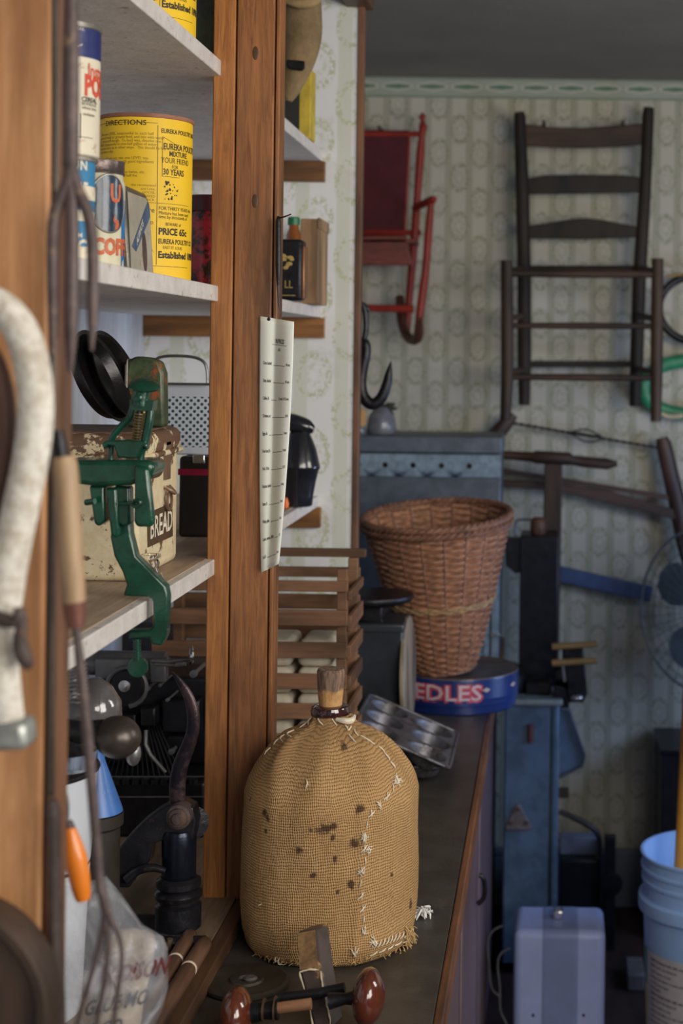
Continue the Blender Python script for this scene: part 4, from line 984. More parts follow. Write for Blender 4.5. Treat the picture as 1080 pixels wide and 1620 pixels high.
# plastic bag with canvas pouch
YA = 1.56; s_ = YA/F
bg = thing('plastic_bag', 'clear crinkled plastic bag at the lower left, holding a cream sack', 'bag', (P(170, 1620, YA).x, YA, ZP))
outl = [(88, 1398), (112, 1402), (140, 1395), (168, 1386), (196, 1420), (225, 1462), (258, 1482), (265, 1500), (266, 1560), (258, 1596), (235, 1640), (214, 1700), (200, 1752), (98, 1752), (90, 1700), (84, 1600), (86, 1500)]
def puff(outline, Y0, thick, n=9, wr=.006, seed=0):
    cxp = sum(p[0] for p in outline)/len(outline); cyp = sum(p[1] for p in outline)/len(outline)
    ol = []
    for i in range(len(outline)):
        a, b_ = outline[i], outline[(i+1) % len(outline)]
        for k in range(3): ol.append((a[0]+(b_[0]-a[0])*k/3, a[1]+(b_[1]-a[1])*k/3))
    mb = MB(); N = len(ol)
    for sgn in (-1, 1):
        prev = None; c0 = mb.bm.verts.new(P(cxp, cyp, Y0+sgn*thick))
        for q in range(1, n+1):
            f = q/n; cur = []
            for (a, b_) in ol:
                px_, py_ = cxp+(a-cxp)*f, cyp+(b_-cyp)*f
                w_ = sgn*thick*math.sqrt(max(0, 1-f**2.6)); pp = P(px_, py_, Y0)
                w_ += wr*noise.noise(pp*34+Vector((seed, sgn, 0)))*(1-f**4)+wr*.6*abs(noise.noise(pp*80+Vector((seed, 3, 0))))*(1-f**4)
                cur.append(mb.bm.verts.new(P(px_, py_, Y0+w_)))
            for i in range(N):
                j = (i+1) % N
                if prev is None: mb.bm.faces.new((c0, cur[i], cur[j]))
                else: mb.bm.faces.new((prev[i], cur[i], cur[j], prev[j]))
            prev = cur
    bmesh.ops.remove_doubles(mb.bm, verts=mb.bm.verts, dist=1e-5)
    return mb
puff(outl, YA, .045, wr=.014).build('bag_film', FILM('clear_plastic', (.75, .78, .88), .16, .08, .42), bg, ang=60)
m_canvas = M('cream_canvas', (.40, .33, .25), .9, var=.2, scale=20, bmp=.6, bscale=250, col2=(.22, .16, .12), wear=.68, wscale=20)
cs = thing('canvas_sack', 'cream printed canvas sack inside the clear plastic bag', 'sack', (P(180, 1620, YA).x, YA, ZP))
puff([(168, 1488), (185, 1470), (215, 1468), (242, 1476), (248, 1492), (240, 1530), (228, 1580), (220, 1640), (205, 1740), (130, 1740), (136, 1640), (146, 1580), (158, 1530)], YA, .026, wr=.008, seed=5).build('sack_body', m_canvas, cs, ang=70)
def sackm(x, y): return P(150, 1560, YA-.0335)+Vector((x+y*.30, 0, y+x*.22))
text_part('lettering', [('MADISON', .0, -.002, .026, 'LEFT', .03, .62)], sackm, M('maroon_ink', (.16, .03, .035), .7), cs)
text_part('lettering', [('GLUE MO', -.003, -.030, .022, 'LEFT', .03, .68), ('A CO.', .006, -.056, .022, 'LEFT', .03, .68)], sackm, m_ink, cs)

# ------------------------------------------------------------------ things hanging on the near post
YH = 1.17; s_ = YH/F
m_rod = M('hanging_iron', (.10, .072, .07), .55, .35, var=.3, scale=40, bmp=.4, bscale=150, col2=(.24, .16, .11), wear=.63, wscale=60)
f1 = thing('hanging_fork', 'three-tined iron fork hanging in front of the near post, tines reaching the lower shelf', 'fork', tuple(P(112, 600, YH)))
MB().pxtube([(110, -60, YH), (113, 20, YH), (112, 100, YH), (112, 240, YH), (112, 262, YH)], [10, 11, 14, 13, 14], 12, 1).build('shaft', m_rod, f1)
tn_ = MB()
tn_.pxtube([(112, 250, YH), (110, 290, YH), (96, 312, YH), (84, 345, YH), (83, 400, YH), (84, 470, YH), (84, 560, YH)], [11, 12, 11, 10, 10, 10, 7], 10, 2)
tn_.pxtube([(112, 260, YH), (114, 330, YH), (114, 420, YH), (113, 520, YH), (111, 590, YH)], [11, 11, 12, 12, 4], 10, 2)
tn_.pxtube([(113, 260, YH), (122, 300, YH), (138, 330, YH), (146, 370, YH), (147, 440, YH), (146, 505, YH), (145, 555, YH)], [10, 10, 10, 10, 10, 9, 3], 10, 2)
tn_.build('tines', m_rod, f1, ang=60)
f2 = thing('toasting_fork', 'long fork with pale wooden handle hanging beside the near post', 'fork', tuple(P(150, 1640, YH)))
MB().pxtube([(101, 722, YH), (103, 740, YH), (107, 800, YH), (113, 880, YH), (117, 955, YH)], [17, 20, 20, 19, 18], 18, 1).build('handle', WOOD('pale_handle', (.62, .43, .25), (.42, .27, .15), 'z', 7, .5), f2, ang=50)
MB().pxtube([(92, 680, YH), (94, 700, YH), (98, 728, YH)], [8, 11, 12], 12).build('cap', m_blackiron, f2)
MB().pxtube([(117, 952, YH), (120, 992, YH)], [18.5, 14], 16).build('ferrule', M('copper_ferrule', (.16, .065, .05), .45, .4), f2)
MB().pxtube([(120, 990, YH), (128, 1060, YH), (140, 1180, YH), (150, 1300, YH), (157, 1395, YH), (160, 1412, YH)], [6, 8.5, 9, 8.5, 7.5, 9], 10, 1).build('shaft', m_steel if False else m_rod, f2)
tn_ = MB()
tn_.pxtube([(160, 1405, YH), (168, 1440, YH), (160, 1480, YH), (148, 1530, YH), (130, 1590, YH), (112, 1660, YH)], [8, 5.5, 4.5, 4, 4, 3], 8, 2)
tn_.pxtube([(160, 1405, YH), (166, 1445, YH), (172, 1490, YH), (168, 1540, YH), (156, 1600, YH), (146, 1660, YH)], [8, 5.5, 4.5, 4, 4, 3], 8, 2)
tn_.pxtube([(160, 1405, YH), (172, 1450, YH), (190, 1480, YH), (194, 1520, YH), (184, 1580, YH), (176, 1660, YH)], [8, 5.5, 4.5, 4, 4, 3], 8, 2)
tn_.build('tines', m_rod, f2, ang=60)
rd = thing('hanging_bar', 'long dark iron bar hanging along the edge of the near post', 'bar', tuple(P(86, 1700, 1.185)))
MB().pxtube([(87, -60, 1.19), (87, 200, 1.19), (86, 430, 1.19), (82, 800, 1.19), (80, 1260, 1.19)], [5.5, 6, 5.5, 6.5, 6.5], 10).build('upper_bar', M('oiled_bar', (.075, .055, .042), .4, .4), rd)
MB().pxtube([(82, 1265, 1.185), (84, 1285, 1.185), (86, 1300, 1.185), (87, 1500, 1.185), (88, 1540, 1.185), (92, 1600, 1.185), (96, 1700, 1.185)], [7, 13, 10, 11, 13, 12, 9], 12, 1).build('lower_bar', m_rustiron, rd)
oh = thing('orange_handled_tool', 'bright orange wooden handle hanging from a wire loop near the post', 'tool', tuple(P(125, 1430, 1.3)))
a, b_ = P(110, 1306, 1.3), P(132, 1424, 1.3); L = (b_-a).length; s_ = 1.3/F
MB().lathe(a, [(6*s_, 0), (9*s_, .003), (15*s_, .018), (18*s_, L*.45), (16*s_, L*.75), (13*s_, L*.94), (10*s_, L), (0, L)], 24, axis=tuple(b_-a)).build('handle', M('orange_lacquer', (.80, .22, .02), .35, var=.08, bmp=.05, coat=.4), oh, ang=60)
MB().pxtube([(107, 1300, 1.3), (112, 1312, 1.3)], [7, 8], 12).build('ferrule', m_rustiron, oh)
MB().pxtube([(108, 1305, 1.3), (104, 1285, 1.3), (95, 1272, 1.3), (94, 1252, 1.3), (104, 1250, 1.3), (108, 1270, 1.3), (107, 1300, 1.3)], 2.2, 8, 2).build('wire_loop', m_steel, oh)
# white padded hame
YX = 1.10; s_ = YX/F
m, nt, b = newmat('white_fleece'); v = coords(nt); n = nz(nt, v, 120, 5, .7); n2 = nz(nt, v, 30, 3)
c = mix(nt, (n+n2*.5).ss(.55, 1.0), (.80, .77, .70), (.52, .46, .38)); nt.links.new(c, b.inputs['Base Color']); b.inputs['Roughness'].default_value = .95
bump(nt, b, n, .9, .004); m_fleece = m
hm = thing('harness_hame', 'curved harness piece wrapped in white fleece hanging on the near post', 'harness', tuple(P(20, 1190, YX)))
MB().pxtube([(-45, 470, YX), (-5, 478, YX), (28, 510, YX), (48, 560, YX), (58, 630, YX), (54, 700, YX), (38, 780, YX), (18, 870, YX), (4, 950, YX), (-2, 1020, YX), (4, 1090, YX), (12, 1150, YX)], [24, 26, 27, 28, 28, 28, 28, 29, 30, 29, 28, 27], 28, 2).build('fleece_wrap', m_fleece, hm, ang=80)
MB().pxtube([(-60, 520, YX+.02), (-22, 545, YX+.02), (2, 600, YX+.02), (10, 680, YX+.02), (0, 770, YX+.02), (-22, 860, YX+.02)], [14, 16, 18, 18, 18, 14], 16, 2).build('wooden_core', WOOD('core_wood', (.16, .07, .04), (.09, .04, .025), 'z'), hm, ang=80)
MB().px([(-20, 1142), (38, 1142), (42, 1188), (-20, 1192)], YX-.014, .028).build('metal_cap', M('dull_tin_cap', (.40, .42, .40), .4, .6, var=.3, scale=30), hm, bev=.005)
ir = MB(); ir.pxtube([(-12, 975, YX-.016), (12, 982, YX-.018), (28, 985, YX-.02), (30, 955, YX-.02), (36, 985, YX-.018), (30, 1015, YX-.016), (38, 1040, YX-.014), (46, 1055, YX-.01)], [12, 12, 9, 7, 9, 12, 14, 8], 12, 1)
ir.build('iron_fitting', m_rustiron, hm, ang=70)
wd = thing('wooden_pulley', 'dark wooden wheel fixed low on the near post, cut by the frame corner', 'pulley', tuple(P(-95, 1780, 1.15)))
s_ = 1.15/F
MB().lathe(P(-98, 1602, 1.145), [(0, 0), (150*s_, .002), (158*s_, -.004), (170*s_, -.004), (176*s_, .002), (176*s_, .03), (168*s_, .038), (0, .038)], 64, axis=(0, 1, 0)).build('wheel', WOOD('wheel_wood', (.075, .045, .03), (.045, .028, .02), 'z'), wd, ang=50)
MB().lathe(P(-98, 1602, 1.135), [(0, 0), (20*s_, .002), (22*s_, .02)], 20, axis=(0, 1, 0)).build('hub', m_rustiron, wd)

# ------------------------------------------------------------------ foreground gadget on the counter
m_knob = M('red_brown_knob', (.095, .020, .009), .14, var=.25, scale=25, bmp=.03, coat=1)
YD = 1.80; s_ = YD/F
gd = thing('hand_tool', 'iron hand tool with two glossy red-brown knobs, in front of the burlap jug', 'tool', tuple(P(490, 1600, YD)))
def knob(px_, py_, sg):
    q = P(px_, py_, YD)
    MB().lathe(q-Vector((.020*sg, 0, 0)), [(0, 0), (14*s_, .001), (30*s_, .005), (42*s_, .012), (45*s_, .019), (42*s_, .026), (30*s_, .034), (14*s_, .039), (0, .040)], 32, axis=(sg, 0, -.06)).build('knob', m_knob, gd, ang=80)
knob(583, 1576, 1); knob(374, 1606, -1)
MB().pxtube([(390, 1604, YD), (420, 1599, YD), (440, 1597, YD)], [17, 13, 16], 18).build('left_socket', m_steel if False else m_blackiron, gd, ang=45)
MB().pxtube([(434, 1596, YD), (436, 1596, YD)], [20, 20], 18).pxtube([(416, 1598, YD), (419, 1598, YD)], [18, 18], 18).build('collar_rings', M('bronze_ring', (.20, .12, .08), .35, .7), gd)
MB().pxtube([(440, 1595, YD), (492, 1588, YD)], [9, 9], 14).build('spindle', WOOD('spindle_wood', (.34, .17, .09), (.22, .10, .05), 'x'), gd)
MB().pxtube([(520, 1584, YD), (545, 1580, YD), (566, 1578, YD)], [13, 9, 12], 16).build('right_socket', m_blackiron, gd)
MB().pxtube([(440, 1578, YD+.03), (500, 1572, YD+.03), (545, 1562, YD+.03)], [8, 8, 8], 12).build('brace_rod', m_blackiron, gd)
ar = MB()
A_ = [P(470, 1474, 1.90), P(499, 1468, 1.90), P(507, 1534, 1.86), P(526, 1640, 1.80), P(500, 1640, 1.80), P(474, 1536, 1.86)]
m_arm = M('chipped_arm', (.052, .036, .034), .4, var=.35, scale=18, bmp=.5, col2=(.42, .24, .10), wear=.66, wscale=26)
ar.prism(A_, Vector((.012, .03, -.004))); ar.build('wooden_arm', m_arm, gd, bev=.003, ang=50)
MB().prism([P(471, 1476, 1.8985), P(498, 1471, 1.8985), P(503, 1530, 1.8615), P(474, 1534, 1.8605)], Vector((0, -.0008, 0))).build('bare_tip', WOOD('bare_tip_wood', (.34, .19, .08), (.12, .07, .035), 'z'), gd)
e = MB()
for pl2 in ([(474, 1538), (482, 1570), (491, 1600), (500, 1640)], [(507, 1536), (512, 1570), (519, 1600), (527, 1640)], [(474, 1537), (490, 1533), (507, 1534)]):
    pts = [P(a, c_, 1.8585-.0006*max(0, c_-1536)) for a, c_ in pl2]
    fine_ = []
    for p0, p1 in zip(pts, pts[1:]):
        for k in range(6): fine_.append(p0.lerp(p1, k/6)+Vector((rnd.uniform(-.0008, .0008), -.001, 0)))
    e.tube(fine_, [rnd.uniform(.0005, .0014) for _ in fine_], 6)
e.build('chipped_edge', M('chip_cream', (.62, .52, .36), .7), gd)
q = PZ(425, 1540, ZC)
sl = thing('stove_lid', 'flat round dark iron lid lying on the counter in front of the jug', 'lid', (-.375, 1.925, ZC))
sx0, sy0 = -.375, 1.925
MB().lathe((sx0, sy0, ZC+.0003), [(0, 0), (.050, 0), (.054, .002), (.054, .006), (.050, .008), (.040, .0065), (.022, .0065), (.020, .009), (.010, .009), (.008, .006), (0, .006)], 40, caps=False).build('plate', M('lid_iron', (.045, .038, .03), .5, .3, var=.3, scale=20), sl, ang=35)
MB().lathe((sx0+.006, sy0-.004, ZC+.009), [(.008, 0), (.009, .002), (.006, .004), (0, .0035)], 20).build('boss', m_steel, sl, ang=35)

# ------------------------------------------------------------------ slatted crate
YC0, YC1 = 2.66, 2.825
m_crate = WOOD('crate_wood', (.30, .15, .078), (.17, .085, .045), 'x', 7, .7, .4)
m_crateS = WOOD('crate_side_wood', (.26, .13, .07), (.14, .07, .04), 'y', 7, .7, .4)
cx1 = P(549, 920, YC0).x; cx0 = cx1-.34
cr = thing('slatted_crate', 'brown slatted wooden crate on the counter behind the jug', 'crate', ((cx0+cx1)/2, (YC0+YC1)/2, ZC))
rowsy = [(918, 935), (964, 989), (1015, 1040), (1065, 1089), (1112, 1136), (1160, 1184), (1208, 1240)]
for a, c_ in rowsy:
    za, zb_ = P(480, c_, YC0).z, P(480, a, YC0).z
    MB().box(cx0, cx1+.002, YC0-.008, YC0, za, zb_).build('slat', m_crate, cr, bev=.0015)
    MB().box(cx0, cx1+.002, YC1, YC1+.008, za, zb_).build('slat', m_crate, cr, bev=.0015)
zt = P(480, 900, YC0).z
for a, c_ in ((935, 950), (975, 1000), (1022, 1045), (1070, 1092), (1118, 1140), (1165, 1190)):
    za, zb_ = P(549, c_, YC0).z, P(549, a, YC0).z
    MB().box(cx1+.0005, cx1+.008, YC0+.002, YC1+.008, za, zb_).build('slat', m_crateS, cr, bev=.0015)
for xx in (cx1-.018, cx0):
    for yy in (YC0+.0005, YC1-.02): MB().box(xx, xx+.018, yy, yy+.0195, ZC+.001, zt).build('corner_post', m_crate, cr, bev=.0015)
MB().box(cx0-.004, cx1+.012, YC1-.002, YC1+.016, zt-.001, zt+.014).build('top_rail', m_crate, cr, bev=.002)
MB().box(cx0, cx1-.002, YC0+.001, YC1-.001, ZC+.0005, ZC+.008).build('bottom_board', m_crateS, cr)
m_card = M('cream_pulp', (.60, .54, .43), .85, var=.1, scale=30, bmp=.3)
def pulp():
    t = thing('egg_carton', 'cream moulded carton stacked inside the slatted crate', 'carton', (0, 0, 0), 'cream cartons inside the crate')
    MB().box(-.031, .031, -.062, .062, 0, .046).build('tray', m_card, t, bev=.012, seg=4)
    return t
proto = pulp(); first = True
for k in range(6):
    for j in range(3):
        if k == 5 and j == 2: continue
        loc = (cx1-.058-j*.072, (YC0+YC1)/2, ZC+.009+k*.0475)
        if first: proto.location = loc; o_ = proto; first = False
        else: o_ = copy_tree(proto, loc)
        o_['label'] = 'cream carton inside the slatted crate, %s column, %s layer from the bottom' % (('right', 'middle', 'left')[j], ('first', 'second', 'third', 'fourth', 'fifth', 'top')[k])

# ------------------------------------------------------------------ muffin tins
def muffin():
    t = thing('muffin_tin', '', 'muffin tin', (0, 0, 0), 'muffin tins')
    m_ = M('dark_tinware', (.15, .15, .175), .48, .7, var=.35, scale=14, bmp=.25, col2=(.08, .07, .065), wear=.6, wscale=20)
    Wd, Ld, n_ = .195, .265, 22
    mb = MB(); NX, NY = 60, 84; g = []
    for j in range(NY+1):
        row = []
        for i in range(NX+1):
            x = -Wd/2+Wd*i/NX; y = -Ld/2+Ld*j/NY; z = .028
            cxm, cym = (math.floor((x+Wd/2)/(Wd/2))+.5)*Wd/2-Wd/2, (min(2, math.floor((y+Ld/2)/(Ld/3)))+.5)*Ld/3-Ld/2
            cxm = min(cxm, Wd/4)
            d = math.hypot(x-cxm, y-cym)
            if d < .038: z = .004 if d < .030 else .004+.024*(d-.030)/.008
            row.append(mb.bm.verts.new((x, y, z)))
        g.append(row)
    for j in range(NY):
        for i in range(NX): mb.bm.faces.new((g[j][i], g[j][i+1], g[j+1][i+1], g[j+1][i]))
    mb.build('cups', m_, t, ang=60, solid=.0008)
    rim = MB(); a, b_ = Wd/2, Ld/2
    rim.tube([(-a, -b_+.01, .028), (-a+.01, -b_, .028), (a-.01, -b_, .028), (a, -b_+.01, .028), (a, b_-.01, .028), (a-.01, b_, .028), (-a+.01, b_, .028), (-a, b_-.01, .028)], .0032, 8, closed=True)
    rim.build('rolled_rim', m_, t)
    return t
mt = muffin(); mt['label'] = 'dark muffin tin lying flat on the counter, under the tilted one'
mt.location = (-.283, 2.972, ZC+.001); mt.rotation_euler = (0, 0, 0)
mt2 = copy_tree(mt); mt2['label'] = 'dark muffin tin tilted with its left side raised, lying over the flat one'
ta = math.radians(23)
mt2.location = (-.188-.0975*math.cos(ta)-.028*math.sin(ta)*0, 2.950, ZC+.008+.0975*math.sin(ta)); mt2.rotation_euler = (0, ta, 0)
# dark square tin, round board, skillet
YN = 3.155; s_ = YN/F
x0, x1 = P(562, 1100, YN).x, P(636, 1100, YN).x
dt = thing('square_tin', 'dark blue-grey square tin between the crate and the basket', 'tin', ((x0+x1)/2, YN+.08, ZC))
zt = P(600, 992, YN).z
MB().box(x0-.03, x1, YN, YN+.14, ZC+.0005, zt).build('tin_body', M('slate_paint', (.030, .038, .050), .35, .2, var=.2), dt, bev=.004)
MB().box(x0-.032, x1+.002, YN-.002, YN+.142, zt-.012, zt+.006).build('lid', M('slate_lid', (.045, .055, .068), .35, .3), dt, bev=.004)
MB().box((x0+x1)/2-.03, (x0+x1)/2+.004, YN+.02, YN+.03, zt+.005, zt+.012).build('lid_catch', m_blackiron, dt, bev=.002)
sk = thing('griddle', 'black flat round griddle raised above the dark square tin', 'griddle', ((x0+x1)/2-.03, YN+.06, zt+.006))
zk = P(600, 950, YN+.06).z; gxc = P(585, 942, YN+.06).x
MB().box(gxc-.05, gxc+.03, YN+.02, YN+.11, zt+.0065, zk-.004).build('stand', m_blackiron, sk, bev=.003)
MB().lathe((gxc, YN+.06, zk-.004), [(0, 0), (.075, 0), (.090, .006), (.094, .012), (.092, .018), (.07, .021), (0, .022)], 56).build('plate', m_blackiron, sk, ang=60)
MB_ = MB().lathe(Vector((P(645, 1060, 3.24).x, 3.24, ZC+.121)), [(0, -.005), (.117, -.005), (.120, -.003), (.120, .003), (.117, .005), (0, .005)], 64, axis=(1, -.02, .02))
tag(MB_.build('round_board', WOOD('grey_board', (.36, .30, .22), (.24, .19, .14), 'z', 8), ang=50), 'round pale wooden board standing on edge left of the blue round tin', 'board')

# round blue tin
YO = 3.50; R_ = .1405; cxo = P(723, 1090, YO).x; m_blue = M('royal_blue', (.010, .028, .15), .28, var=.25, scale=10, bmp=.08, coat=.4)
zto = P(723, 1056, YO).z
bt = thing('round_blue_tin', 'large round royal blue tin with pink and white lettering, under the wicker basket', 'tin', (cxo, YO, ZC))
MB().lathe((cxo, YO, ZC), [(R_*.95, 0), (R_*.97, .003), (R_*.97, zto-ZC-.05)], 80).build('tin_body', m_blue, bt, ang=40)
MB().lathe((cxo, YO, 0), [(R_*.972, zto-.062), (R_, zto-.060), (R_*1.003, zto-.057), (R_, zto-.054), (R_, zto-.048), (R_*1.004, zto-.046), (R_, zto-.044), (R_, zto-.003), (R_*.995, zto)], 80, caps=False).build('lid_side', m_blue, bt, ang=50)
MB().lathe((cxo, YO, 0), [(R_*.998, zto-.0005), (R_*.99, zto+.002), (R_*.97, zto), (0, zto-.001)], 80, caps=False).build('lid_top', M('worn_lid_top', (.13, .095, .085), .42, .2, var=.3, scale=25, col2=(.07, .06, .07), wear=.55), bt, ang=40)
A = lambda d: math.radians(d)*R_
cmf = cylmap(cxo, YO, R_+.0016)
text_part('lettering_edge', [('NEEDLES', A(-22)+.0014, zto-.0465, .048, 'CENTER', .08, 1.24)], cylmap(cxo, YO, R_+.0008), M('pink_edge', (.60, .07, .10), .4), bt)
text_part('lettering', [('NEEDLES', A(-22), zto-.045, .048, 'CENTER', .01, 1.25)], cmf, M('pale_letter', (.60, .50, .58), .4), bt)
mk = MB()
for (d0, w_) in ((31, .010), (67, .014)):
    rr = [(A(d0)+w_*math.cos(t), zto-.024+.0055*math.sin(t)) for t in [i*math.pi/2 for i in range(4)]]
    vs = [mk.bm.verts.new(cmf(*p)) for p in rr]; mk.bm.faces.new(vs)
mk.build('diamond_marks', M('mark_tan', (.45, .38, .36), .5), bt)

# wicker basket
m_wick = M('wicker', (.42, .215, .13), .6, var=.45, scale=60, bmp=.5, bscale=200, stretch=(1, 1, 3))
m_wickd = M('wicker_rim', (.22, .105, .065), .6, var=.4, scale=60, bmp=.5, bscale=200)
YV = 3.47; s_ = YV/F
tiltx = math.radians(7); 
bk = thing('wicker_basket', 'tall tapering brown wicker basket standing on the round blue tin', 'basket', (P(702, 1056, YV).x, YV, zto+.004))
Hb = .355; r0, r1 = .066, .162
mb = MB(); NT = 240; NR = 46; NS = 20; prof = []
def brad(t): return r0+(r1-r0)*(t**.85)
rings = []
for j in range(NR*3+1):
    t = j/(NR*3); row = j//3; ph = (row % 2)*math.pi
    bul = (0, .8, .8)[j % 3]
    ring = []
    for k in range(NT):
        th = 2*math.pi*k/NT
        off = .0045*math.cos(NS/2*th+ph)+.0034*bul
        rr = brad(t)+off
        ring.append(mb.bm.verts.new((rr*math.cos(th), rr*math.sin(th), .004+t*(Hb-.01))))
    rings.append(ring)
for a, b_ in zip(rings, rings[1:]):
    for k in range(NT): mb.bm.faces.new((a[k], a[(k+1) % NT], b_[(k+1) % NT], b_[k]))
mb.bm.faces.new(rings[0][::-1])
for v in mb.bm.verts: v.co += root_loc(bk)
mb.build('woven_side', m_wick, bk, ang=70, solid=.003)
sv = MB()
for k in range(NS):
    th = 2*math.pi*(k+.5)/NS
    sv.tube([root_loc(bk)+Vector(((brad(t)+.0015)*math.cos(th), (brad(t)+.0015)*math.sin(th), .004+t*(Hb-.01))) for t in [i/10 for i in range(11)]], .0036, 8)
sv.build('stakes', m_wickd, bk)
rm = MB()
for rr, zz2, w_ in ((r1+.004, Hb, .009), (r1+.006, Hb-.014, .007)):
    for s2 in (0, 1, 2):
        pts = []
        for k in range(160):
            th = 2*math.pi*k/160; a = th*22+s2*2.094
            pts.append(root_loc(bk)+Vector(((rr+.004*math.cos(a))*math.cos(th), (rr+.004*math.cos(a))*math.sin(th), zz2+.004*math.sin(a))))
        rm.tube(pts, w_*.62, 7, closed=True)
rm.build('braided_rim', m_wickd, bk)
bd = MB()
for k in range(3):
    z_ = Hb*.455+k*.004; t = (z_-.004)/(Hb-.01)
    bd.tube([root_loc(bk)+Vector(((brad(t)+.0075)*math.cos(th), (brad(t)+.0075)*math.sin(th), z_+.002*math.sin(th*24+k*2))) for th in [2*math.pi*i/144 for i in range(144)]], .0026, 6, closed=True)
bd.build('pale_band', M('pale_wicker', (.42, .27, .14), .6, var=.3, scale=80), bk)
bs = MB(); bs.lathe(root_loc(bk), [(0, 0), (r0, 0), (r0+.006, .004), (r0+.004, .010), (r0-.01, .008), (0, .006)], 40, caps=False).build('base', m_wickd, bk)
bk.rotation_euler = (math.radians(6), math.radians(-3), 0)

# galvanised box
YZ = 3.98; s_ = YZ/F
m_galv = M('galvanised', (.20, .27, .33), .6, .1, var=.25, scale=45, bmp=.15)
m_galvd = M('galvanised_dark', (.11, .13, .165), .45, .5, var=.2, scale=20)
x0, x1 = P(470, 800, YZ).x, P(791, 800, YZ).x; zt = P(680, 690, YZ).z
gb = thing('galvanised_cabinet', 'blue-grey galvanised metal cabinet behind the basket, with a row of round holes', 'cabinet', ((x0+x1)/2, YZ+.12, ZC))
MB().box(x0, x1, YZ+.012, YZ+.25, ZC+.001, zt-.004).build('case', m_galvd, gb, bev=.003)
MB().box(x0-.003, x1+.003, YZ, YZ+.254, P(680, 717, YZ).z, zt).build('top_band', m_galvd, gb, bev=.004)
pz0, pz1 = P(680, 754, YZ).z, P(680, 719, YZ).z
pb = MB(); hx = [P(a, 736, YZ).x for a in (478, 521, 566, 609, 653, 698, 742)]
segs = [x0-.001]
zc_ = (pz0+pz1)/2
n = 16; rh = .0075
pb2 = pb.bm
edges = [x0-.001]+[(hx[i]+hx[i+1])/2 for i in range(len(hx)-1)]+[x1+.001]
for i, hxx in enumerate(hx):      # plate cells with real holes
    xa_, xb_ = edges[i], edges[i+1]; outer = []; inner = []
    for k in range(n):
        t = 2*math.pi*k/n+math.pi/4; cdx, cdz = math.cos(t), math.sin(t); sc_ = 1/max(abs(cdx), abs(cdz))
        ox = hxx+cdx*sc_*((xb_-hxx) if cdx > 0 else (hxx-xa_)); oz = zc_+cdz*sc_*(pz1-zc_)
        outer.append((ox, oz)); inner.append((hxx+rh*cdx, zc_+rh*cdz))
    O = [pb2.verts.new((a, YZ+.002, c_)) for a, c_ in outer]; I = [pb2.verts.new((a, YZ+.002, c_)) for a, c_ in inner]
    O2 = [pb2.verts.new((a, YZ-.001, c_)) for a, c_ in outer]; I2 = [pb2.verts.new((a, YZ-.001, c_)) for a, c_ in inner]
    for k in range(n):
        kk = (k+1) % n
        pb2.faces.new((O[k], O[kk], I[kk], I[k])); pb2.faces.new((O2[k], O2[kk], I2[kk], I2[k]))
        pb2.faces.new((O[k], O[kk], O2[kk], O2[k])); pb2.faces.new((I[k], I[kk], I2[kk], I2[k]))
pb.build('perforated_strip', m_galv, gb)
MB().box(x0+.01, x1-.01, YZ+.009, YZ+.0125, pz0-.001, pz1+.001).build('hole_backing', m_blackiron, gb)
MB().box(x1-.020, x1, YZ, YZ+.012, ZC+.001, P(780, 800, YZ).z).build('corner_post', m_galv, gb, bev=.002)
MB().box(x1-.040, x1-.024, YZ+.002, YZ+.012, ZC+.001, P(780, 800, YZ).z).build('corner_post', m_galv, gb, bev=.002)
MB().box(x1-.09, x1-.042, YZ+.006, YZ+.0125, ZC+.001, P(780, 860, YZ).z).build('pale_panel', M('pale_blue_panel', (.16, .34, .48), .4, var=.15), gb)
MB().box(x1-.022, x1+.004, YZ-.004, YZ, P(780, 1002, YZ).z-.008, P(780, 1002, YZ).z).build('latch', m_steel, gb, bev=.001)
# crock with dry plant & corked bottle on it
q = P(603, 688, YZ+.1); s2 = (YZ+.1)/F
ck_ = thing('grey_crock', 'grey crock with withered dark plant on the galvanised cabinet', 'crock', (q.x, YZ+.1, zt))
MB().lathe((q.x, YZ+.1, zt+.0005), [(22*s2, 0), (24*s2, .01), (21*s2, .045), (14*s2, .062), (12*s2, .07)], 32).build('crock_body', M('grey_glaze', (.16, .17, .20), .3, var=.3, scale=20, coat=.3), ck_)
lf_ = MB()
for k in range(40):
    a = rnd.uniform(0, 6.28); L = rnd.uniform(.01, .04); b0 = Vector((q.x+.012, YZ+.1, zt+.06)); e_ = b0+Vector((math.cos(a)*L, math.sin(a)*L*.6, rnd.uniform(-.012, .024)))
    lf_.tube([b0, (b0+e_)/2+Vector((0, 0, .006)), e_], [.003, .0065, .002], 6, ax=.4)
lf_.build('withered_leaves', M('withered_green', (.06, .065, .045), .8), ck_)
q = P(569, 688, YZ+.03); s2 = (YZ+.03)/F
cb = thing('corked_bottle', 'dim bottle with large tan cork left of the grey crock', 'bottle', (q.x, YZ+.03, zt))
MB().lathe((q.x, YZ+.03, zt+.0005), [(9*s2, 0), (10*s2, .004), (9*s2, .018), (8*s2, .022)], 20).build('bottle_body', M('grey_bottle', (.12, .14, .16), .2), cb)
MB().lathe((q.x, YZ+.03, zt+.022), [(8*s2, 0), (9*s2, .02), (8.6*s2, P(569, 648, YZ).z-zt-.022), (0, P(569, 648, YZ).z-zt-.022)], 20).build('cork', M('tan_cork', (.50, .27, .09), .85), cb, ang=40)
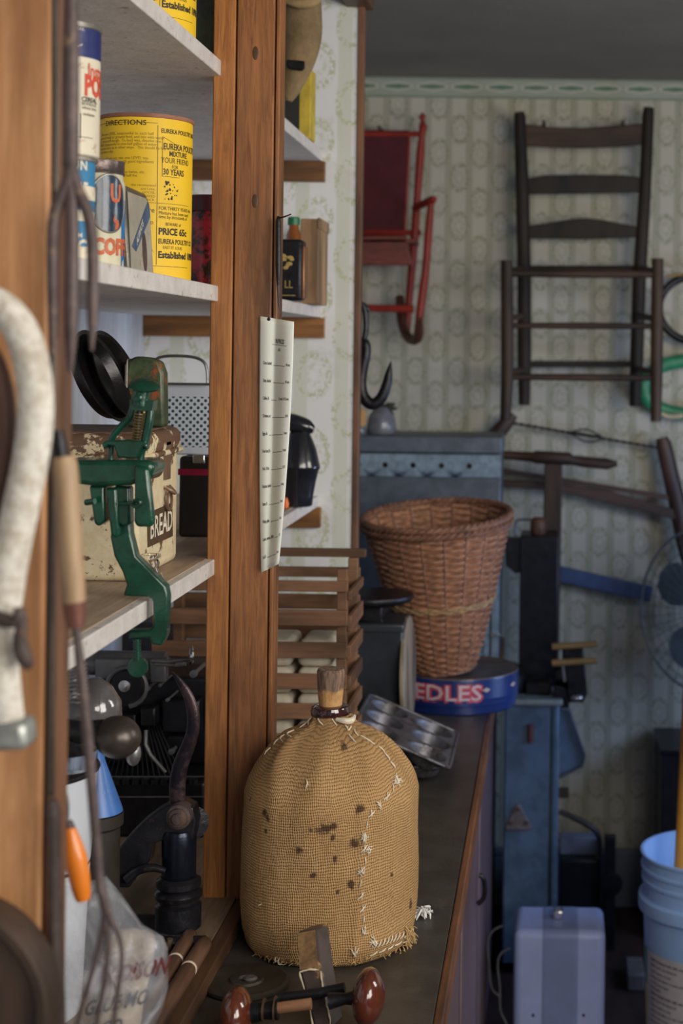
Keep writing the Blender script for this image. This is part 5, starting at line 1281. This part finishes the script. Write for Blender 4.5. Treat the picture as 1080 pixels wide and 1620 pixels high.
# meat hook
YI = 3.19
mh = thing('iron_hook', 'heavy black iron hook on a link hanging at the end of the shelving', 'hook', tuple(P(590, 645, YI)))
lk = [P(571+8*math.cos(t), 512+31*math.sin(t), YI) for t in [i*math.pi/12 for i in range(24)]]
MB().tube(lk, .006, 8, closed=True).build('chain_link', m_blackiron, mh)
MB().pxtube([(563, 482, YI-.012), (572, 480, YI), (584, 492, YI+.01)], [4, 5, 4], 8, 1).build('nail', m_blackiron, mh)
MB().pxtube([(567, 548, YI), (577, 538, YI), (580, 555, YI), (574, 580, YI), (570, 605, YI), (573, 628, YI), (588, 642, YI), (603, 632, YI), (612, 608, YI), (615, 590, YI), (618, 572, YI)], [6, 7, 8, 8.5, 8.5, 9.5, 9.5, 9, 8, 6, 1], 12, 2).build('hook', m_blackiron, mh)

# ------------------------------------------------------------------ wall: red rocking chair
YK = 4.44
m_redp = M('red_paint', (.27, .020, .012), .5, var=.2, scale=20, bmp=.1)
m_redf = M('dark_red_canvas', (.075, .006, .011), .8, var=.15, scale=20)
m_redb = M('red_brown_slats', (.15, .03, .02), .5, var=.3, scale=20, stretch=(1, 1, 6))
rk = thing('rocking_chair', "child's red rocking chair with dark red canvas back hung on the wall", 'chair', tuple(P(565, 545, YK)))
CXR = 562
def both(name, fn, mat, **k):
    for sg in (1, -1):
        o_ = fn(lambda x: x if sg == 1 else 2*CXR-x).build(name, mat, rk, **k)
both('back_post', lambda m_: MB().pxtube([(m_(668), 178, YK), (m_(668), 184, YK), (m_(668), 192, YK), (m_(669), 200, YK), (m_(667), 215, YK), (m_(665), 240, YK), (m_(660), 310, YK), (m_(655), 380, YK), (m_(648), 460, YK), (m_(643), 525, YK)], [1, 6, 3, 7, 5, 7, 6, 7, 6, 6], 12, 0), m_redp)
both('arm', lambda m_: MB().pxtube([(m_(656), 330, YK-.05), (m_(670), 322, YK-.10), (m_(684), 316, YK-.14), (m_(688), 315, YK-.15)], [6, 6, 7, 4], 10, 1), m_redp)
both('front_post', lambda m_: MB().pxtube([(m_(682), 318, YK-.13), (m_(678), 360, YK-.13), (m_(674), 420, YK-.13), (m_(666), 480, YK-.13), (m_(660), 530, YK-.13)], [5, 6.5, 6, 7, 6], 10, 1), m_redp)
both('rocker', lambda m_: MB().pxtube([(m_(632), 470, YK+.03), (m_(634), 500, YK), (m_(640), 528, YK-.05), (m_(652), 540, YK-.10), (m_(663), 534, YK-.16), (m_(665), 505, YK-.22)], [7, 8, 8, 8, 8, 4], 10, 1), M('brown_rocker', (.10, .035, .022), .5))
MB().px([(CXR-76, 206), (CXR+84, 206), (CXR+76, 374), (CXR-68, 374)], YK-.004, .006).build('canvas_back', m_redf, rk, bev=.001)
MB().px([(CXR-66, 374), (CXR+80, 372), (CXR+90, 420), (CXR-84, 420)], YK-.13, .02).build('seat_edge', m_redb, rk, bev=.004)
MB().px([(CXR-95, 378), (CXR+95, 378), (CXR+95, 384), (CXR-95, 384)], YK-.13, .13).build('seat', m_redb, rk, bev=.002)
for yy in (212, 368): MB().pxtube([(CXR-104, yy, YK), (CXR+104, yy, YK)], 4.5, 8).build('back_rail', m_redp, rk)
for yy in (485,): MB().pxtube([(CXR-92, yy, YK-.12), (CXR+92, yy+4, YK-.12)], 6, 8).build('rung', m_redp, rk)
both('back_spindle', lambda m_: MB().pxtube([(m_(648), 212, YK), (m_(640), 370, YK)], [2, 2], 8), m_redp)
tag(MB().tube([(P(600, 206, YK).x, YW+.01, P(600, 200, YK).z), (P(600, 206, YK).x, YK-.02, P(600, 203, YK).z)], .006, 8).build('wall_peg', m_rustiron), 'iron peg behind the red rocking chair', 'peg')

# ladder back chair
YF, YBk = 4.14, 4.44
m_chd = WOOD('dark_chair_wood', (.032, .020, .012), (.018, .012, .008), 'z', 8, .7)
m_chm = WOOD('brown_chair_wood', (.080, .042, .022), (.035, .019, .011), 'z', 8, .65)
m_chx = WOOD('brown_chair_rail', (.085, .040, .022), (.034, .018, .011), 'x', 8, .65)
ch = thing('ladder_back_chair', 'dark wooden ladder-back chair without a seat hung on the wall', 'chair', tuple(P(920, 670, YBk)))
for pts, rr in (([(821, 178), (822, 186), (826, 300), (829, 440), (829, 560), (829, 641)], [8, 9.5, 11, 11, 11, 9]), ([(1026, 170), (1025, 180), (1020, 300), (1011, 440), (1007, 560), (1004, 643)], [8, 9.5, 10, 11, 11, 9])):
    MB().pxtube([(a, c_, YBk) for a, c_ in pts], rr, 14).build('back_post', m_chd, ch, ang=50)
MB().px([(828, 196), (870, 201), (925, 202), (980, 198), (1022, 194), (1022, 228), (980, 232), (925, 234), (870, 233), (828, 230)], YBk-.006, .012).build('slat', m_chx, ch, bev=.003)
MB().px([(830, 283), (860, 277), (920, 276), (985, 277), (1020, 281), (1018, 304), (925, 306), (832, 307)], YBk-.006, .012).build('slat', m_chd, ch, bev=.003)
MB().px([(830, 358), (870, 352), (905, 346), (925, 345), (950, 347), (985, 354), (1018, 360), (1016, 375), (925, 378), (832, 377)], YBk-.006, .012).build('slat', m_chd, ch, bev=.003)
for pts in ([(801, 412), (802, 500), (802, 600), (799, 664)], [(1040, 409), (1039, 500), (1038, 600), (1037, 667)]):
    MB().pxtube([(a, c_, YF) for a, c_ in pts], [9.5, 10, 10, 8.5], 14).build('front_leg', m_chm, ch, ang=50)
for a, c_, r_ in ((432, 434, 7), (515, 516, 5.5), (596, 598, 6)): MB().pxtube([(801, a, YF), (920, (a+c_)/2, YF), (1040, c_, YF)], [r_*.8, r_, r_*.8], 12).build('rung', m_chx, ch)
for a, r_ in ((426, 6), (576, 5)): MB().pxtube([(829, a, YBk), (1008, a, YBk)], r_, 12).build('back_rung', m_chd, ch)
for xa_, xb_ in ((801, 829), (1040, 1008)):
    for a in (430, 505, 590): MB().pxtube([(xa_, a, YF), (xb_, a-6, YBk)], 5, 10).build('side_rung', m_chx, ch)
for a in (860, 985):
    tag(MB().tube([(P(a, 190, YBk).x, YW+.01, P(a, 190, YBk).z-.02), (P(a, 190, YBk).x, YBk-.01, P(a, 190, YBk).z-.006)], .006, 8).build('wall_peg', m_rustiron), 'iron peg holding the ladder-back chair, %s one' % ('left' if a < 900 else 'right'), 'peg')

# hoops at the right edge
hp = thing('black_hoop', 'black oval hoop on the wall right of the ladder-back chair', 'hoop', tuple(P(1095, 540, 4.46)))
MB().tube([P(1098+56*math.cos(t), 487+(53 if math.sin(t) > 0 else 50)*math.sin(t), 4.46) for t in [i*math.pi/20 for i in range(40)]], .012, 10, closed=True).build('hoop', m_blackiron, hp)
MB().pxtube([(1054, 438, 4.444), (1068, 435, 4.444), (1080, 434, 4.444)], 2.5, 8).build('worn_patch', M('brass_worn', (.35, .22, .07), .5), hp)
hg = thing('green_hoop', 'green oval hoop hanging on the wall below the black one', 'hoop', tuple(P(1095, 665, 4.47)))
MB().tube([P(1088+70*math.cos(t), 613+42*math.sin(t), 4.48) for t in [i*math.pi/24 for i in range(48)]], .020, 10, ax=.5, closed=True).build('hoop', M('leaf_green', (.02, .22, .10), .45, var=.3, scale=20), hg)
MB().pxtube([(1046, 654, 4.452), (1056, 660, 4.452), (1080, 658, 4.452)], [3, 4, 4], 8, 1).build('pale_binding', M('pale_binding', (.62, .52, .34), .7), hg)

# bow saw
YU = 4.47
m_saw = WOOD('saw_wood', (.095, .045, .032), (.055, .028, .022), 'x', 8, .5)
m_sawz = WOOD('saw_cheek_wood', (.10, .045, .032), (.055, .026, .022), 'z', 8, .5)
sw = thing('bow_saw', 'wooden frame bow saw with twisted wire tensioner hung on the wall', 'saw', tuple(P(920, 860, YU)))
MB().pxtube([(812, 655, YU), (798, 672, YU), (775, 700, YU), (755, 740, YU), (748, 800, YU)], [8, 12, 13, 12, 9], 12, 1, ax=.6).build('cheek', m_sawz, sw)
MB().pxtube([(1047, 692, YU), (1050, 704, YU), (1060, 750, YU), (1072, 800, YU), (1083, 860, YU), (1090, 900, YU)], [9, 13, 13, 14, 14, 9], 12, 1, ax=.6).build('cheek', m_sawz, sw)
MB().bar(P(755, 738, YU), P(1064, 788, YU), .014, .016).build('stretcher', m_saw, sw, bev=.002)
MB().prism([P(752, 756, YU-.012), P(860, 762, YU-.012), P(960, 776, YU-.012), P(1074, 808, YU-.012), P(1076, 824, YU-.012), P(980, 800, YU-.012), P(880, 776, YU-.012), P(752, 768, YU-.012)], (0, .01, 0)).build('blade_guard', m_saw, sw, bev=.002)
w_ = MB()
for ph in (0, math.pi):
    pts = []
    for k in range(120):
        t = k/119; q = P(803+240*t, 668+41*t, YU-.002); sep_ = 1.6 if not .42 < t < .62 else 1.6+9*math.sin((t-.42)/.2*math.pi)
        an = t*60 if not .42 < t < .62 else None
        dz = sep_*s_ * (math.cos(t*70+ph) if an is not None else math.cos(ph))*1.0
        pts.append(q+Vector((0, 0, dz)))
    w_.tube(pts, .0026, 6)
w_.build('twisted_wire', m_blackiron, sw)
MB().pxtube([(898, 684, YU-.008), (950, 692, YU-.008)], [2.5, 2.5], 8).build('toggle', m_blackiron, sw)
# blue bar
tag(MB().bar(P(872, 905, YU+.03), P(1030, 940, YU+.03), .046, .02).build('blue_bar', M('blue_bar_paint', (.05, .085, .19), .5, var=.3, scale=8), bev=.003), 'slanting dark blue painted bar fixed on the wall right of the black box', 'bar')

# ------------------------------------------------------------------ blue metal cabinet with things on it
YY = 4.02
m_steelb = M('blue_steel_paint', (.085, .14, .22), .4, .15, var=.3, scale=12, bmp=.15, bscale=90)
x0, x1 = P(700, 1200, YY).x, P(884, 1200, YY).x
x0 = -.108
zt = P(850, 1105, YY).z
bc = thing('blue_metal_cabinet', 'blue-grey metal cabinet on the floor beyond the counter end', 'cabinet', ((x0+x1)/2, YY+.15, 0))
MB().box(x0, x1-.022, YY, YY+.36, .03, zt-.012).build('case', m_steelb, bc, bev=.006)
MB().box(x1-.02, x1, YY-.006, YY+.36, .0, zt-.012).build('corner_post', m_steelb, bc, bev=.006)
MB().box(x0-.008, x1+.008, YY-.014, YY+.37, zt-.018, zt).build('top', M('pale_top', (.24, .29, .30), .4, .2), bc, bev=.006, seg=3)
q = P(839, 1160, YY-.003); MB().pxtube([(839, 1146, YY-.002), (839, 1174, YY-.002)], [5.5, 5.5], 12).build('slot_handle', M('dull_red', (.10, .035, .04), .5), bc)
MB().px([(814, 1277), (819, 1272), (824, 1277), (840, 1307), (840, 1313), (800, 1313), (800, 1307)], YY-.008, .008).build('bracket_plate', M('bare_plate', (.16, .14, .15), .5, .2, col2=(.12, .07, .05), wear=.55), bc, bev=.002)
b3 = MB()
for a, c_ in ((819, 1281), (808, 1303), (832, 1303)): b3.lathe(P(a, c_, YY-.013), [(0, 0), (.005, .001), (.006, .005)], 12, axis=(0, 1, 0))
b3.build('bolts', m_rustiron, bc)
MB().prism([P(885, 1116, YY+.02), P(900, 1118, YY+.02), P(924, 1195, YY+.02), P(920, 1212, YY+.02), P(885, 1228, YY+.02)], (0, .008, 0)).build('side_flap', m_steelb, bc, bev=.002)
MB().pxtube([(884, 1121, YY+.012), (900, 1122, YY+.012), (924, 1195, YY+.012), (920, 1212, YY+.012), (884, 1230, YY+.012)], 2.5, 8).build('flap_rim', m_galvd, bc)
MB().px([(880, 1250), (900, 1250), (900, 1263), (880, 1263)], YY+.04, .03).build('wooden_peg', m_chm, bc, bev=.002)
# black sheet box
YB_ = 4.16
kb = thing('black_box', 'tall black sheet-metal box standing on the blue cabinet', 'box', (P(840, 1090, YB_).x, YB_+.06, zt))
MB().box(P(822, 900, YB_).x, P(883, 900, YB_).x, YB_, YB_+.14, zt+.0005, P(850, 848, YB_).z).build('case', m_mach, kb, bev=.003)
MB().px([(798, 852), (830, 852), (830, 905), (815, 908), (800, 895)], YB_+.01, .05).build('side_door', m_mach, kb, bev=.003)
MB().pxtube([(815, 850, YB_+.03), (815, 826, YB_+.03), (819, 822, YB_+.03), (842, 822, YB_+.03)], 2, 8, 1).build('wire_handle', m_mgrey, kb)
MB().lathe(P(851, 850, YB_+.03), [(.010, 0), (.022, .012), (.022, .045), (.014, .055), (0, .056)], 24).build('wooden_knob', WOOD('knob_wood', (.15, .065, .03), (.08, .035, .02), 'z'), kb, ang=50)
sh_ = thing('t_handled_auger', 'wooden T-handled auger leaning upright behind the black box', 'auger', tuple(P(872, 850, 4.33)))
MB().pxtube([(785, 720, 4.33), (800, 720, 4.33), (843, 723, 4.33), (846, 723, 4.33), (900, 726, 4.33), (904, 728, 4.33), (925, 731, 4.33), (960, 734, 4.33), (976, 734, 4.33)], [6, 7, 8, 10.5, 10.5, 8, 9, 9, 4], 14).build('handle', m_chx, sh_, ang=50)
MB().bar(P(875, 732, 4.34), Vector((P(869, 1060, 4.34).x, 4.34, zt+.002)), .052, .03).build('shaft', m_chm, sh_, bev=.004)
ct_ = thing('iron_pot', 'low dark iron pot on the blue cabinet, left of the black box', 'pot', (P(805, 1090, 4.1).x, 4.1, zt))
MB().lathe((P(800, 1090, 4.10).x, 4.10, zt+.001), [(.05, 0), (.06, .02), (.055, .05), (.03, .075), (0, .08)], 24).build('iron_pot', m_blackiron, ct_)
MB().box(P(830, 1090, 4.08).x, P(872, 1090, 4.08).x, 4.06, 4.13, zt+.001, zt+.035).build('iron_block', m_blackiron, ct_, bev=.006)
wr_ = thing('hand_clamp', 'black screw clamp with two pale wooden bars at the cabinet corner', 'clamp', tuple(P(905, 1110, YY+.02)))
for a in (1022, 1048): MB().pxtube([(873, a+1, YY), (944, a-3, YY)], [5.5, 5], 10).build('wooden_bar', WOOD('pale_bar', (.36, .21, .07), (.24, .13, .045), 'x'), wr_)
MB().px([(889, 1020), (922, 1018), (929, 1098), (922, 1112), (896, 1112), (892, 1090), (876, 1086), (876, 1060), (889, 1056)], YY+.01, .03).build('clamp_body', m_blackiron, wr_, bev=.004)
MB().ell(P(912, 1104, YY-.002), (.018, .012, .010), 18, 10).build('chrome_screw', M('worn_chrome', (.4, .4, .4), .25, .9), wr_)
MB().bar(P(890, 1050, YY), P(893, 1078, YY), .006, .006).build('pale_pin', m_steel, wr_)
MB().box(P(876, 1090, YY).x, P(900, 1090, YY).x, YY+.01, YY+.05, zt-.03, zt+.05).build('mount', m_blackiron, wr_, bev=.003)

# dark cart right of the cabinet
YG_ = 4.2
kt = thing('iron_cart', 'black iron cart frame on the floor right of the blue cabinet', 'cart', (P(925, 1480, YG_).x, YG_+.1, 0))
MB().pxtube([(884, 1284, YG_), (905, 1292, YG_), (935, 1308, YG_), (947, 1320, YG_), (950, 1345, YG_), (950, 1440, YG_)], [4, 4.5, 4.5, 4.5, 4, 4], 10, 1).build('push_bar', m_mach, kt)
MB().box(P(955, 1400, YG_).x, P(973, 1400, YG_).x, YG_, YG_+.03, .0, P(960, 1324, YG_).z).build('upright', m_mach, kt, bev=.002)
MB().box(P(886, 1400, YG_).x, P(952, 1400, YG_).x, YG_+.01, YG_+.2, .02, P(920, 1362, YG_).z).build('deck_box', m_mach, kt, bev=.006)
MB().lathe(P(966, 1400, YG_-.01), [(0, 0), (.03, .002), (.034, .01), (.03, .02)], 24, axis=(0, 1, 0)).build('wheel', m_mach, kt)
MB().box(P(886, 1340, YG_).x, P(944, 1340, YG_).x, YG_+.05, YG_+.1, P(920, 1362, YG_).z, P(920, 1334, YG_).z).build('pale_tray', M('pale_tray', (.12, .14, .20), .5), kt, bev=.003)

# grey case
YS_, YS2 = 3.50, 3.67
m_case = M('case_grey', (.35, .42, .72), .45, .0, var=.08, scale=6, bmp=.2, bscale=200)
m_cased = M('case_dark', (.20, .25, .46), .5, .0, var=.1, scale=6, bmp=.2, bscale=200)
x0, x1 = P(812, 1530, YS_).x, P(957, 1530, YS_).x; zt = P(884, 1474, YS_).z
cs_ = thing('instrument_case', 'grey rounded carrying case with darker middle band on the floor', 'case', ((x0+x1)/2, (YS_+YS2)/2, 0))
MB().box(x0, x1, YS_, YS2, .002, zt).build('shell', m_case, cs_, bev=.018, seg=5)
MB().box(P(849, 1500, YS_).x, P(923, 1500, YS_).x, YS_-.0012, YS2+.0012, .012, zt+.0012).build('middle_band', m_cased, cs_, bev=.019, seg=5)
b3 = MB()
for a in (843, 923): b3.lathe(P(a, 1607, YS_-.003), [(0, 0), (.003, .0005), (.0035, .003)], 12, axis=(0, 1, 0))
b3.build('rivets', m_mach, cs_)
MB().box(P(875, 1460, YS_).x, P(891, 1460, YS_).x, 3.57, 3.60, zt+.001, zt+.022).build('top_latch', m_chrome, cs_, bev=.004)
ww = MB(); ww.pxtube([(795, 1464, 3.5), (778, 1472, 3.5), (770, 1490, 3.5), (774, 1530, 3.5), (776, 1565, 3.5), (790, 1576, 3.5)], 1.6, 6, 2)
ww.pxtube([(806, 1500, 3.5), (790, 1508, 3.5), (786, 1528, 3.5), (791, 1560, 3.5), (790, 1600, 3.5), (800, 1616, 3.5), (806, 1640, 3.5)], 1.6, 6, 2)
tag(ww.build('wire_coil', m_steel), 'thin loose wire between the counter and the grey case', 'wire')

# buckets and stick
YU_ = 3.40; s_ = YU_/F
m_buck = M('blue_white_plastic', (.30, .48, .80), .4, var=.06, scale=4, bmp=.03)
cxb = P(1120, 1400, YU_).x; ztb = P(1120, 1345, YU_).z
R2 = .150; hb = ztb-.001
bu = thing('plastic_bucket', 'pale blue plastic bucket with paper label at the right edge, holding a yellow pole', 'bucket', (cxb, YU_, .001))
MB().lathe((cxb, YU_, .001), [(R2*.84, 0), (R2*.86, .004), (R2*.965, hb-.125), (R2*1.04, hb-.124), (R2*1.045, hb-.118), (R2*1.04, hb-.098), (R2*.975, hb-.094), (R2*.975, hb-.064), (R2*1.0, hb-.062), (R2*1.0, hb-.056), (R2*.98, hb-.054), (R2*.98, hb-.038), (R2*1.01, hb-.036), (R2*1.01, hb-.030), (R2*.985, hb-.028), (R2*.985, hb-.008), (R2*1.015, hb-.006), (R2*1.015, hb), (R2*.975, hb), (R2*.93, hb-.13), (R2*.83, .01), (0, .01)], 72, caps=False).build('bucket_body', m_buck, bu, ang=35)
R2 = .150; zl1 = P(1050, 1498, YU_).z; zl0 = .30
def conep(x, z_):   # label surface following the upper bucket's taper
    rr = R2*(.86+.105*min(1, max(0, z_/(hb-.125))))+.0012
    return Vector((cxb+rr*math.sin(x/rr), YU_-rr*math.cos(x/rr), z_))
lz0, lz1 = .06, ztb-.205
lb = MB(); g = [[lb.bm.verts.new(conep(-.185+.33*i/30, lz0+(lz1-lz0)*j/6)) for i in range(31)] for j in range(7)]
for j in range(6):
    for i in range(30): lb.bm.faces.new((g[j][i], g[j][i+1], g[j+1][i+1], g[j+1][i]))
lb.build('paper_label', M('label_white', (.46, .44, .47), .6, var=.06), bu)
lb = MB(); g = [[lb.bm.verts.new(conep(-.205+.02*i/3, lz0+(lz1-lz0)*j/6)) for i in range(4)] for j in range(7)]
for j in range(6):
    for i in range(3): lb.bm.faces.new((g[j][i], g[j][i+1], g[j+1][i+1], g[j+1][i]))
lb.build('green_stripe', M('green_stripe', (.03, .20, .10), .5), bu)
lb = MB(); g = [[lb.bm.verts.new(conep(-.206+.02*i/3, lz0+(lz1-lz0)*(.35+.35*j/3))+Vector((0, -.0004, 0))) for i in range(4)] for j in range(4)]
for j in range(3):
    for i in range(3): lb.bm.faces.new((g[j][i], g[j][i+1], g[j+1][i+1], g[j+1][i]))
lb.build('yellow_stripe', M('yellow_stripe', (.5, .45, .03), .5), bu)
tx = []
for k in range(12):
    tx.append((('DIRECTIONS FOR USE', 'KEEP OUT OF REACH', 'Apply evenly to dry', 'surface and allow to', 'set for four hours', 'STORAGE')[k % 6]+('  ' if k % 3 else ' mix well with water'), -.165, lz1-.018-k*.0125, .0085, 'LEFT', .01 if k % 6 == 0 else 0, 1))
text_part('lettering', tx, lambda x, y: conep(x, y)+Vector((-.0003, -.0006, 0)), m_ink, bu)
yp = thing('yellow_pole', 'orange-yellow wooden pole standing in the bucket at the right edge', 'pole', tuple(P(1066, 1400, YU_)))
MB().pxtube([(1070, 1440, YU_-.02), (1075, 1350, YU_-.02), (1082, 1200, YU_), (1088, 1060, YU_+.01)], [8, 8, 7.5, 7], 14).build('pole', M('yellow_wood', (.62, .28, .03), .45, var=.15, scale=8), yp)
# black cabinet right and fan
YE_ = 4.25
x0 = P(1046, 1250, YE_).x; ztk = P(1060, 1187, YE_).z
tag(MB().box(x0, x0+.36, YE_, YE_+.26, 0, ztk-.012).box(x0-.006, x0+.366, YE_-.006, YE_+.26, ztk-.012, ztk).build('black_cabinet', m_mach, bev=.003), 'low black cabinet against the back wall at the right edge', 'cabinet')
fn = thing('desk_fan', 'round wire-guarded fan with grey-blue blades at the right edge', 'fan', (P(1115, 1180, 4.33).x, 4.33, ztk))
fc = P(1118, 965, 4.30); s_ = 4.3/F; RF = 113*s_
m_wire = M('fan_wire', (.14, .16, .18), .4, .4)
gw = MB()
ax_ = Vector((-.45, -.9, .05)).normalized(); X_ = Vector((.9, -.45, 0)).normalized(); Z_ = ax_.cross(X_)*-1
def fcir(rr, off, n=48): return [fc+X_*rr*math.cos(t)+Z_*rr*1.16*math.sin(t)+ax_*off for t in [2*math.pi*i/n for i in range(n)]]
gw.tube(fcir(RF, 0), .004, 8, closed=True)
for k in range(1, 9): gw.tube(fcir(RF*(k/9), .035*math.cos(k/9*1.5)), .0012, 5, closed=True)
for k in range(40):
    t = 2*math.pi*k/40; d = X_*math.cos(t)+Z_*1.16*math.sin(t)
    gw.tube([fc+ax_*.036+d*RF*.15, fc+ax_*.025+d*RF*.7, fc+d*RF], .001, 4)
gw.build('wire_guard', m_wire, fn)
m_blade = M('fan_blade', (.13, .17, .20), .35, var=.15)
for k in range(4):
    t0 = k*math.pi/2+.5; bm_ = []
    for i in range(14):
        a = 2*math.pi*i/14; rr = RF*.52+RF*.34*math.cos(a); tt = t0+.50*math.sin(a)
        bm_.append(fc+(X_*math.cos(tt)+Z_*1.1*math.sin(tt))*rr+ax_*(.010*math.sin(a)-.012))
    MB().prism(bm_, ax_*-.002).build('blade', m_blade, fn)
MB().lathe(fc-ax_*.09, [(0, 0), (.03, .003), (.045, .02), (.045, .07), (.03, .085), (0, .10)], 28, axis=tuple(ax_)).build('motor', m_mach, fn, ang=50)
MB().tube([fc-ax_*.06, fc-ax_*.08+Vector((0, 0, -.15)), (fc.x+.03, 4.37, ztk+.02)], [.014, .012, .016], 14).build('neck', m_mach, fn)
MB().lathe((fc.x+.03, 4.37, ztk+.0005), [(.085, 0), (.088, .008), (.07, .022), (.02, .03), (0, .03)], 36).build('base', m_mach, fn)
tag(MB().box(P(992, 1500, 3.95).x, P(1020, 1500, 3.95).x, 3.93, 4.05, .001, .045).build('grey_block', M('grey_block', (.12, .11, .11), .7), bev=.004), 'small grey block on the floor left of the buckets', 'block')
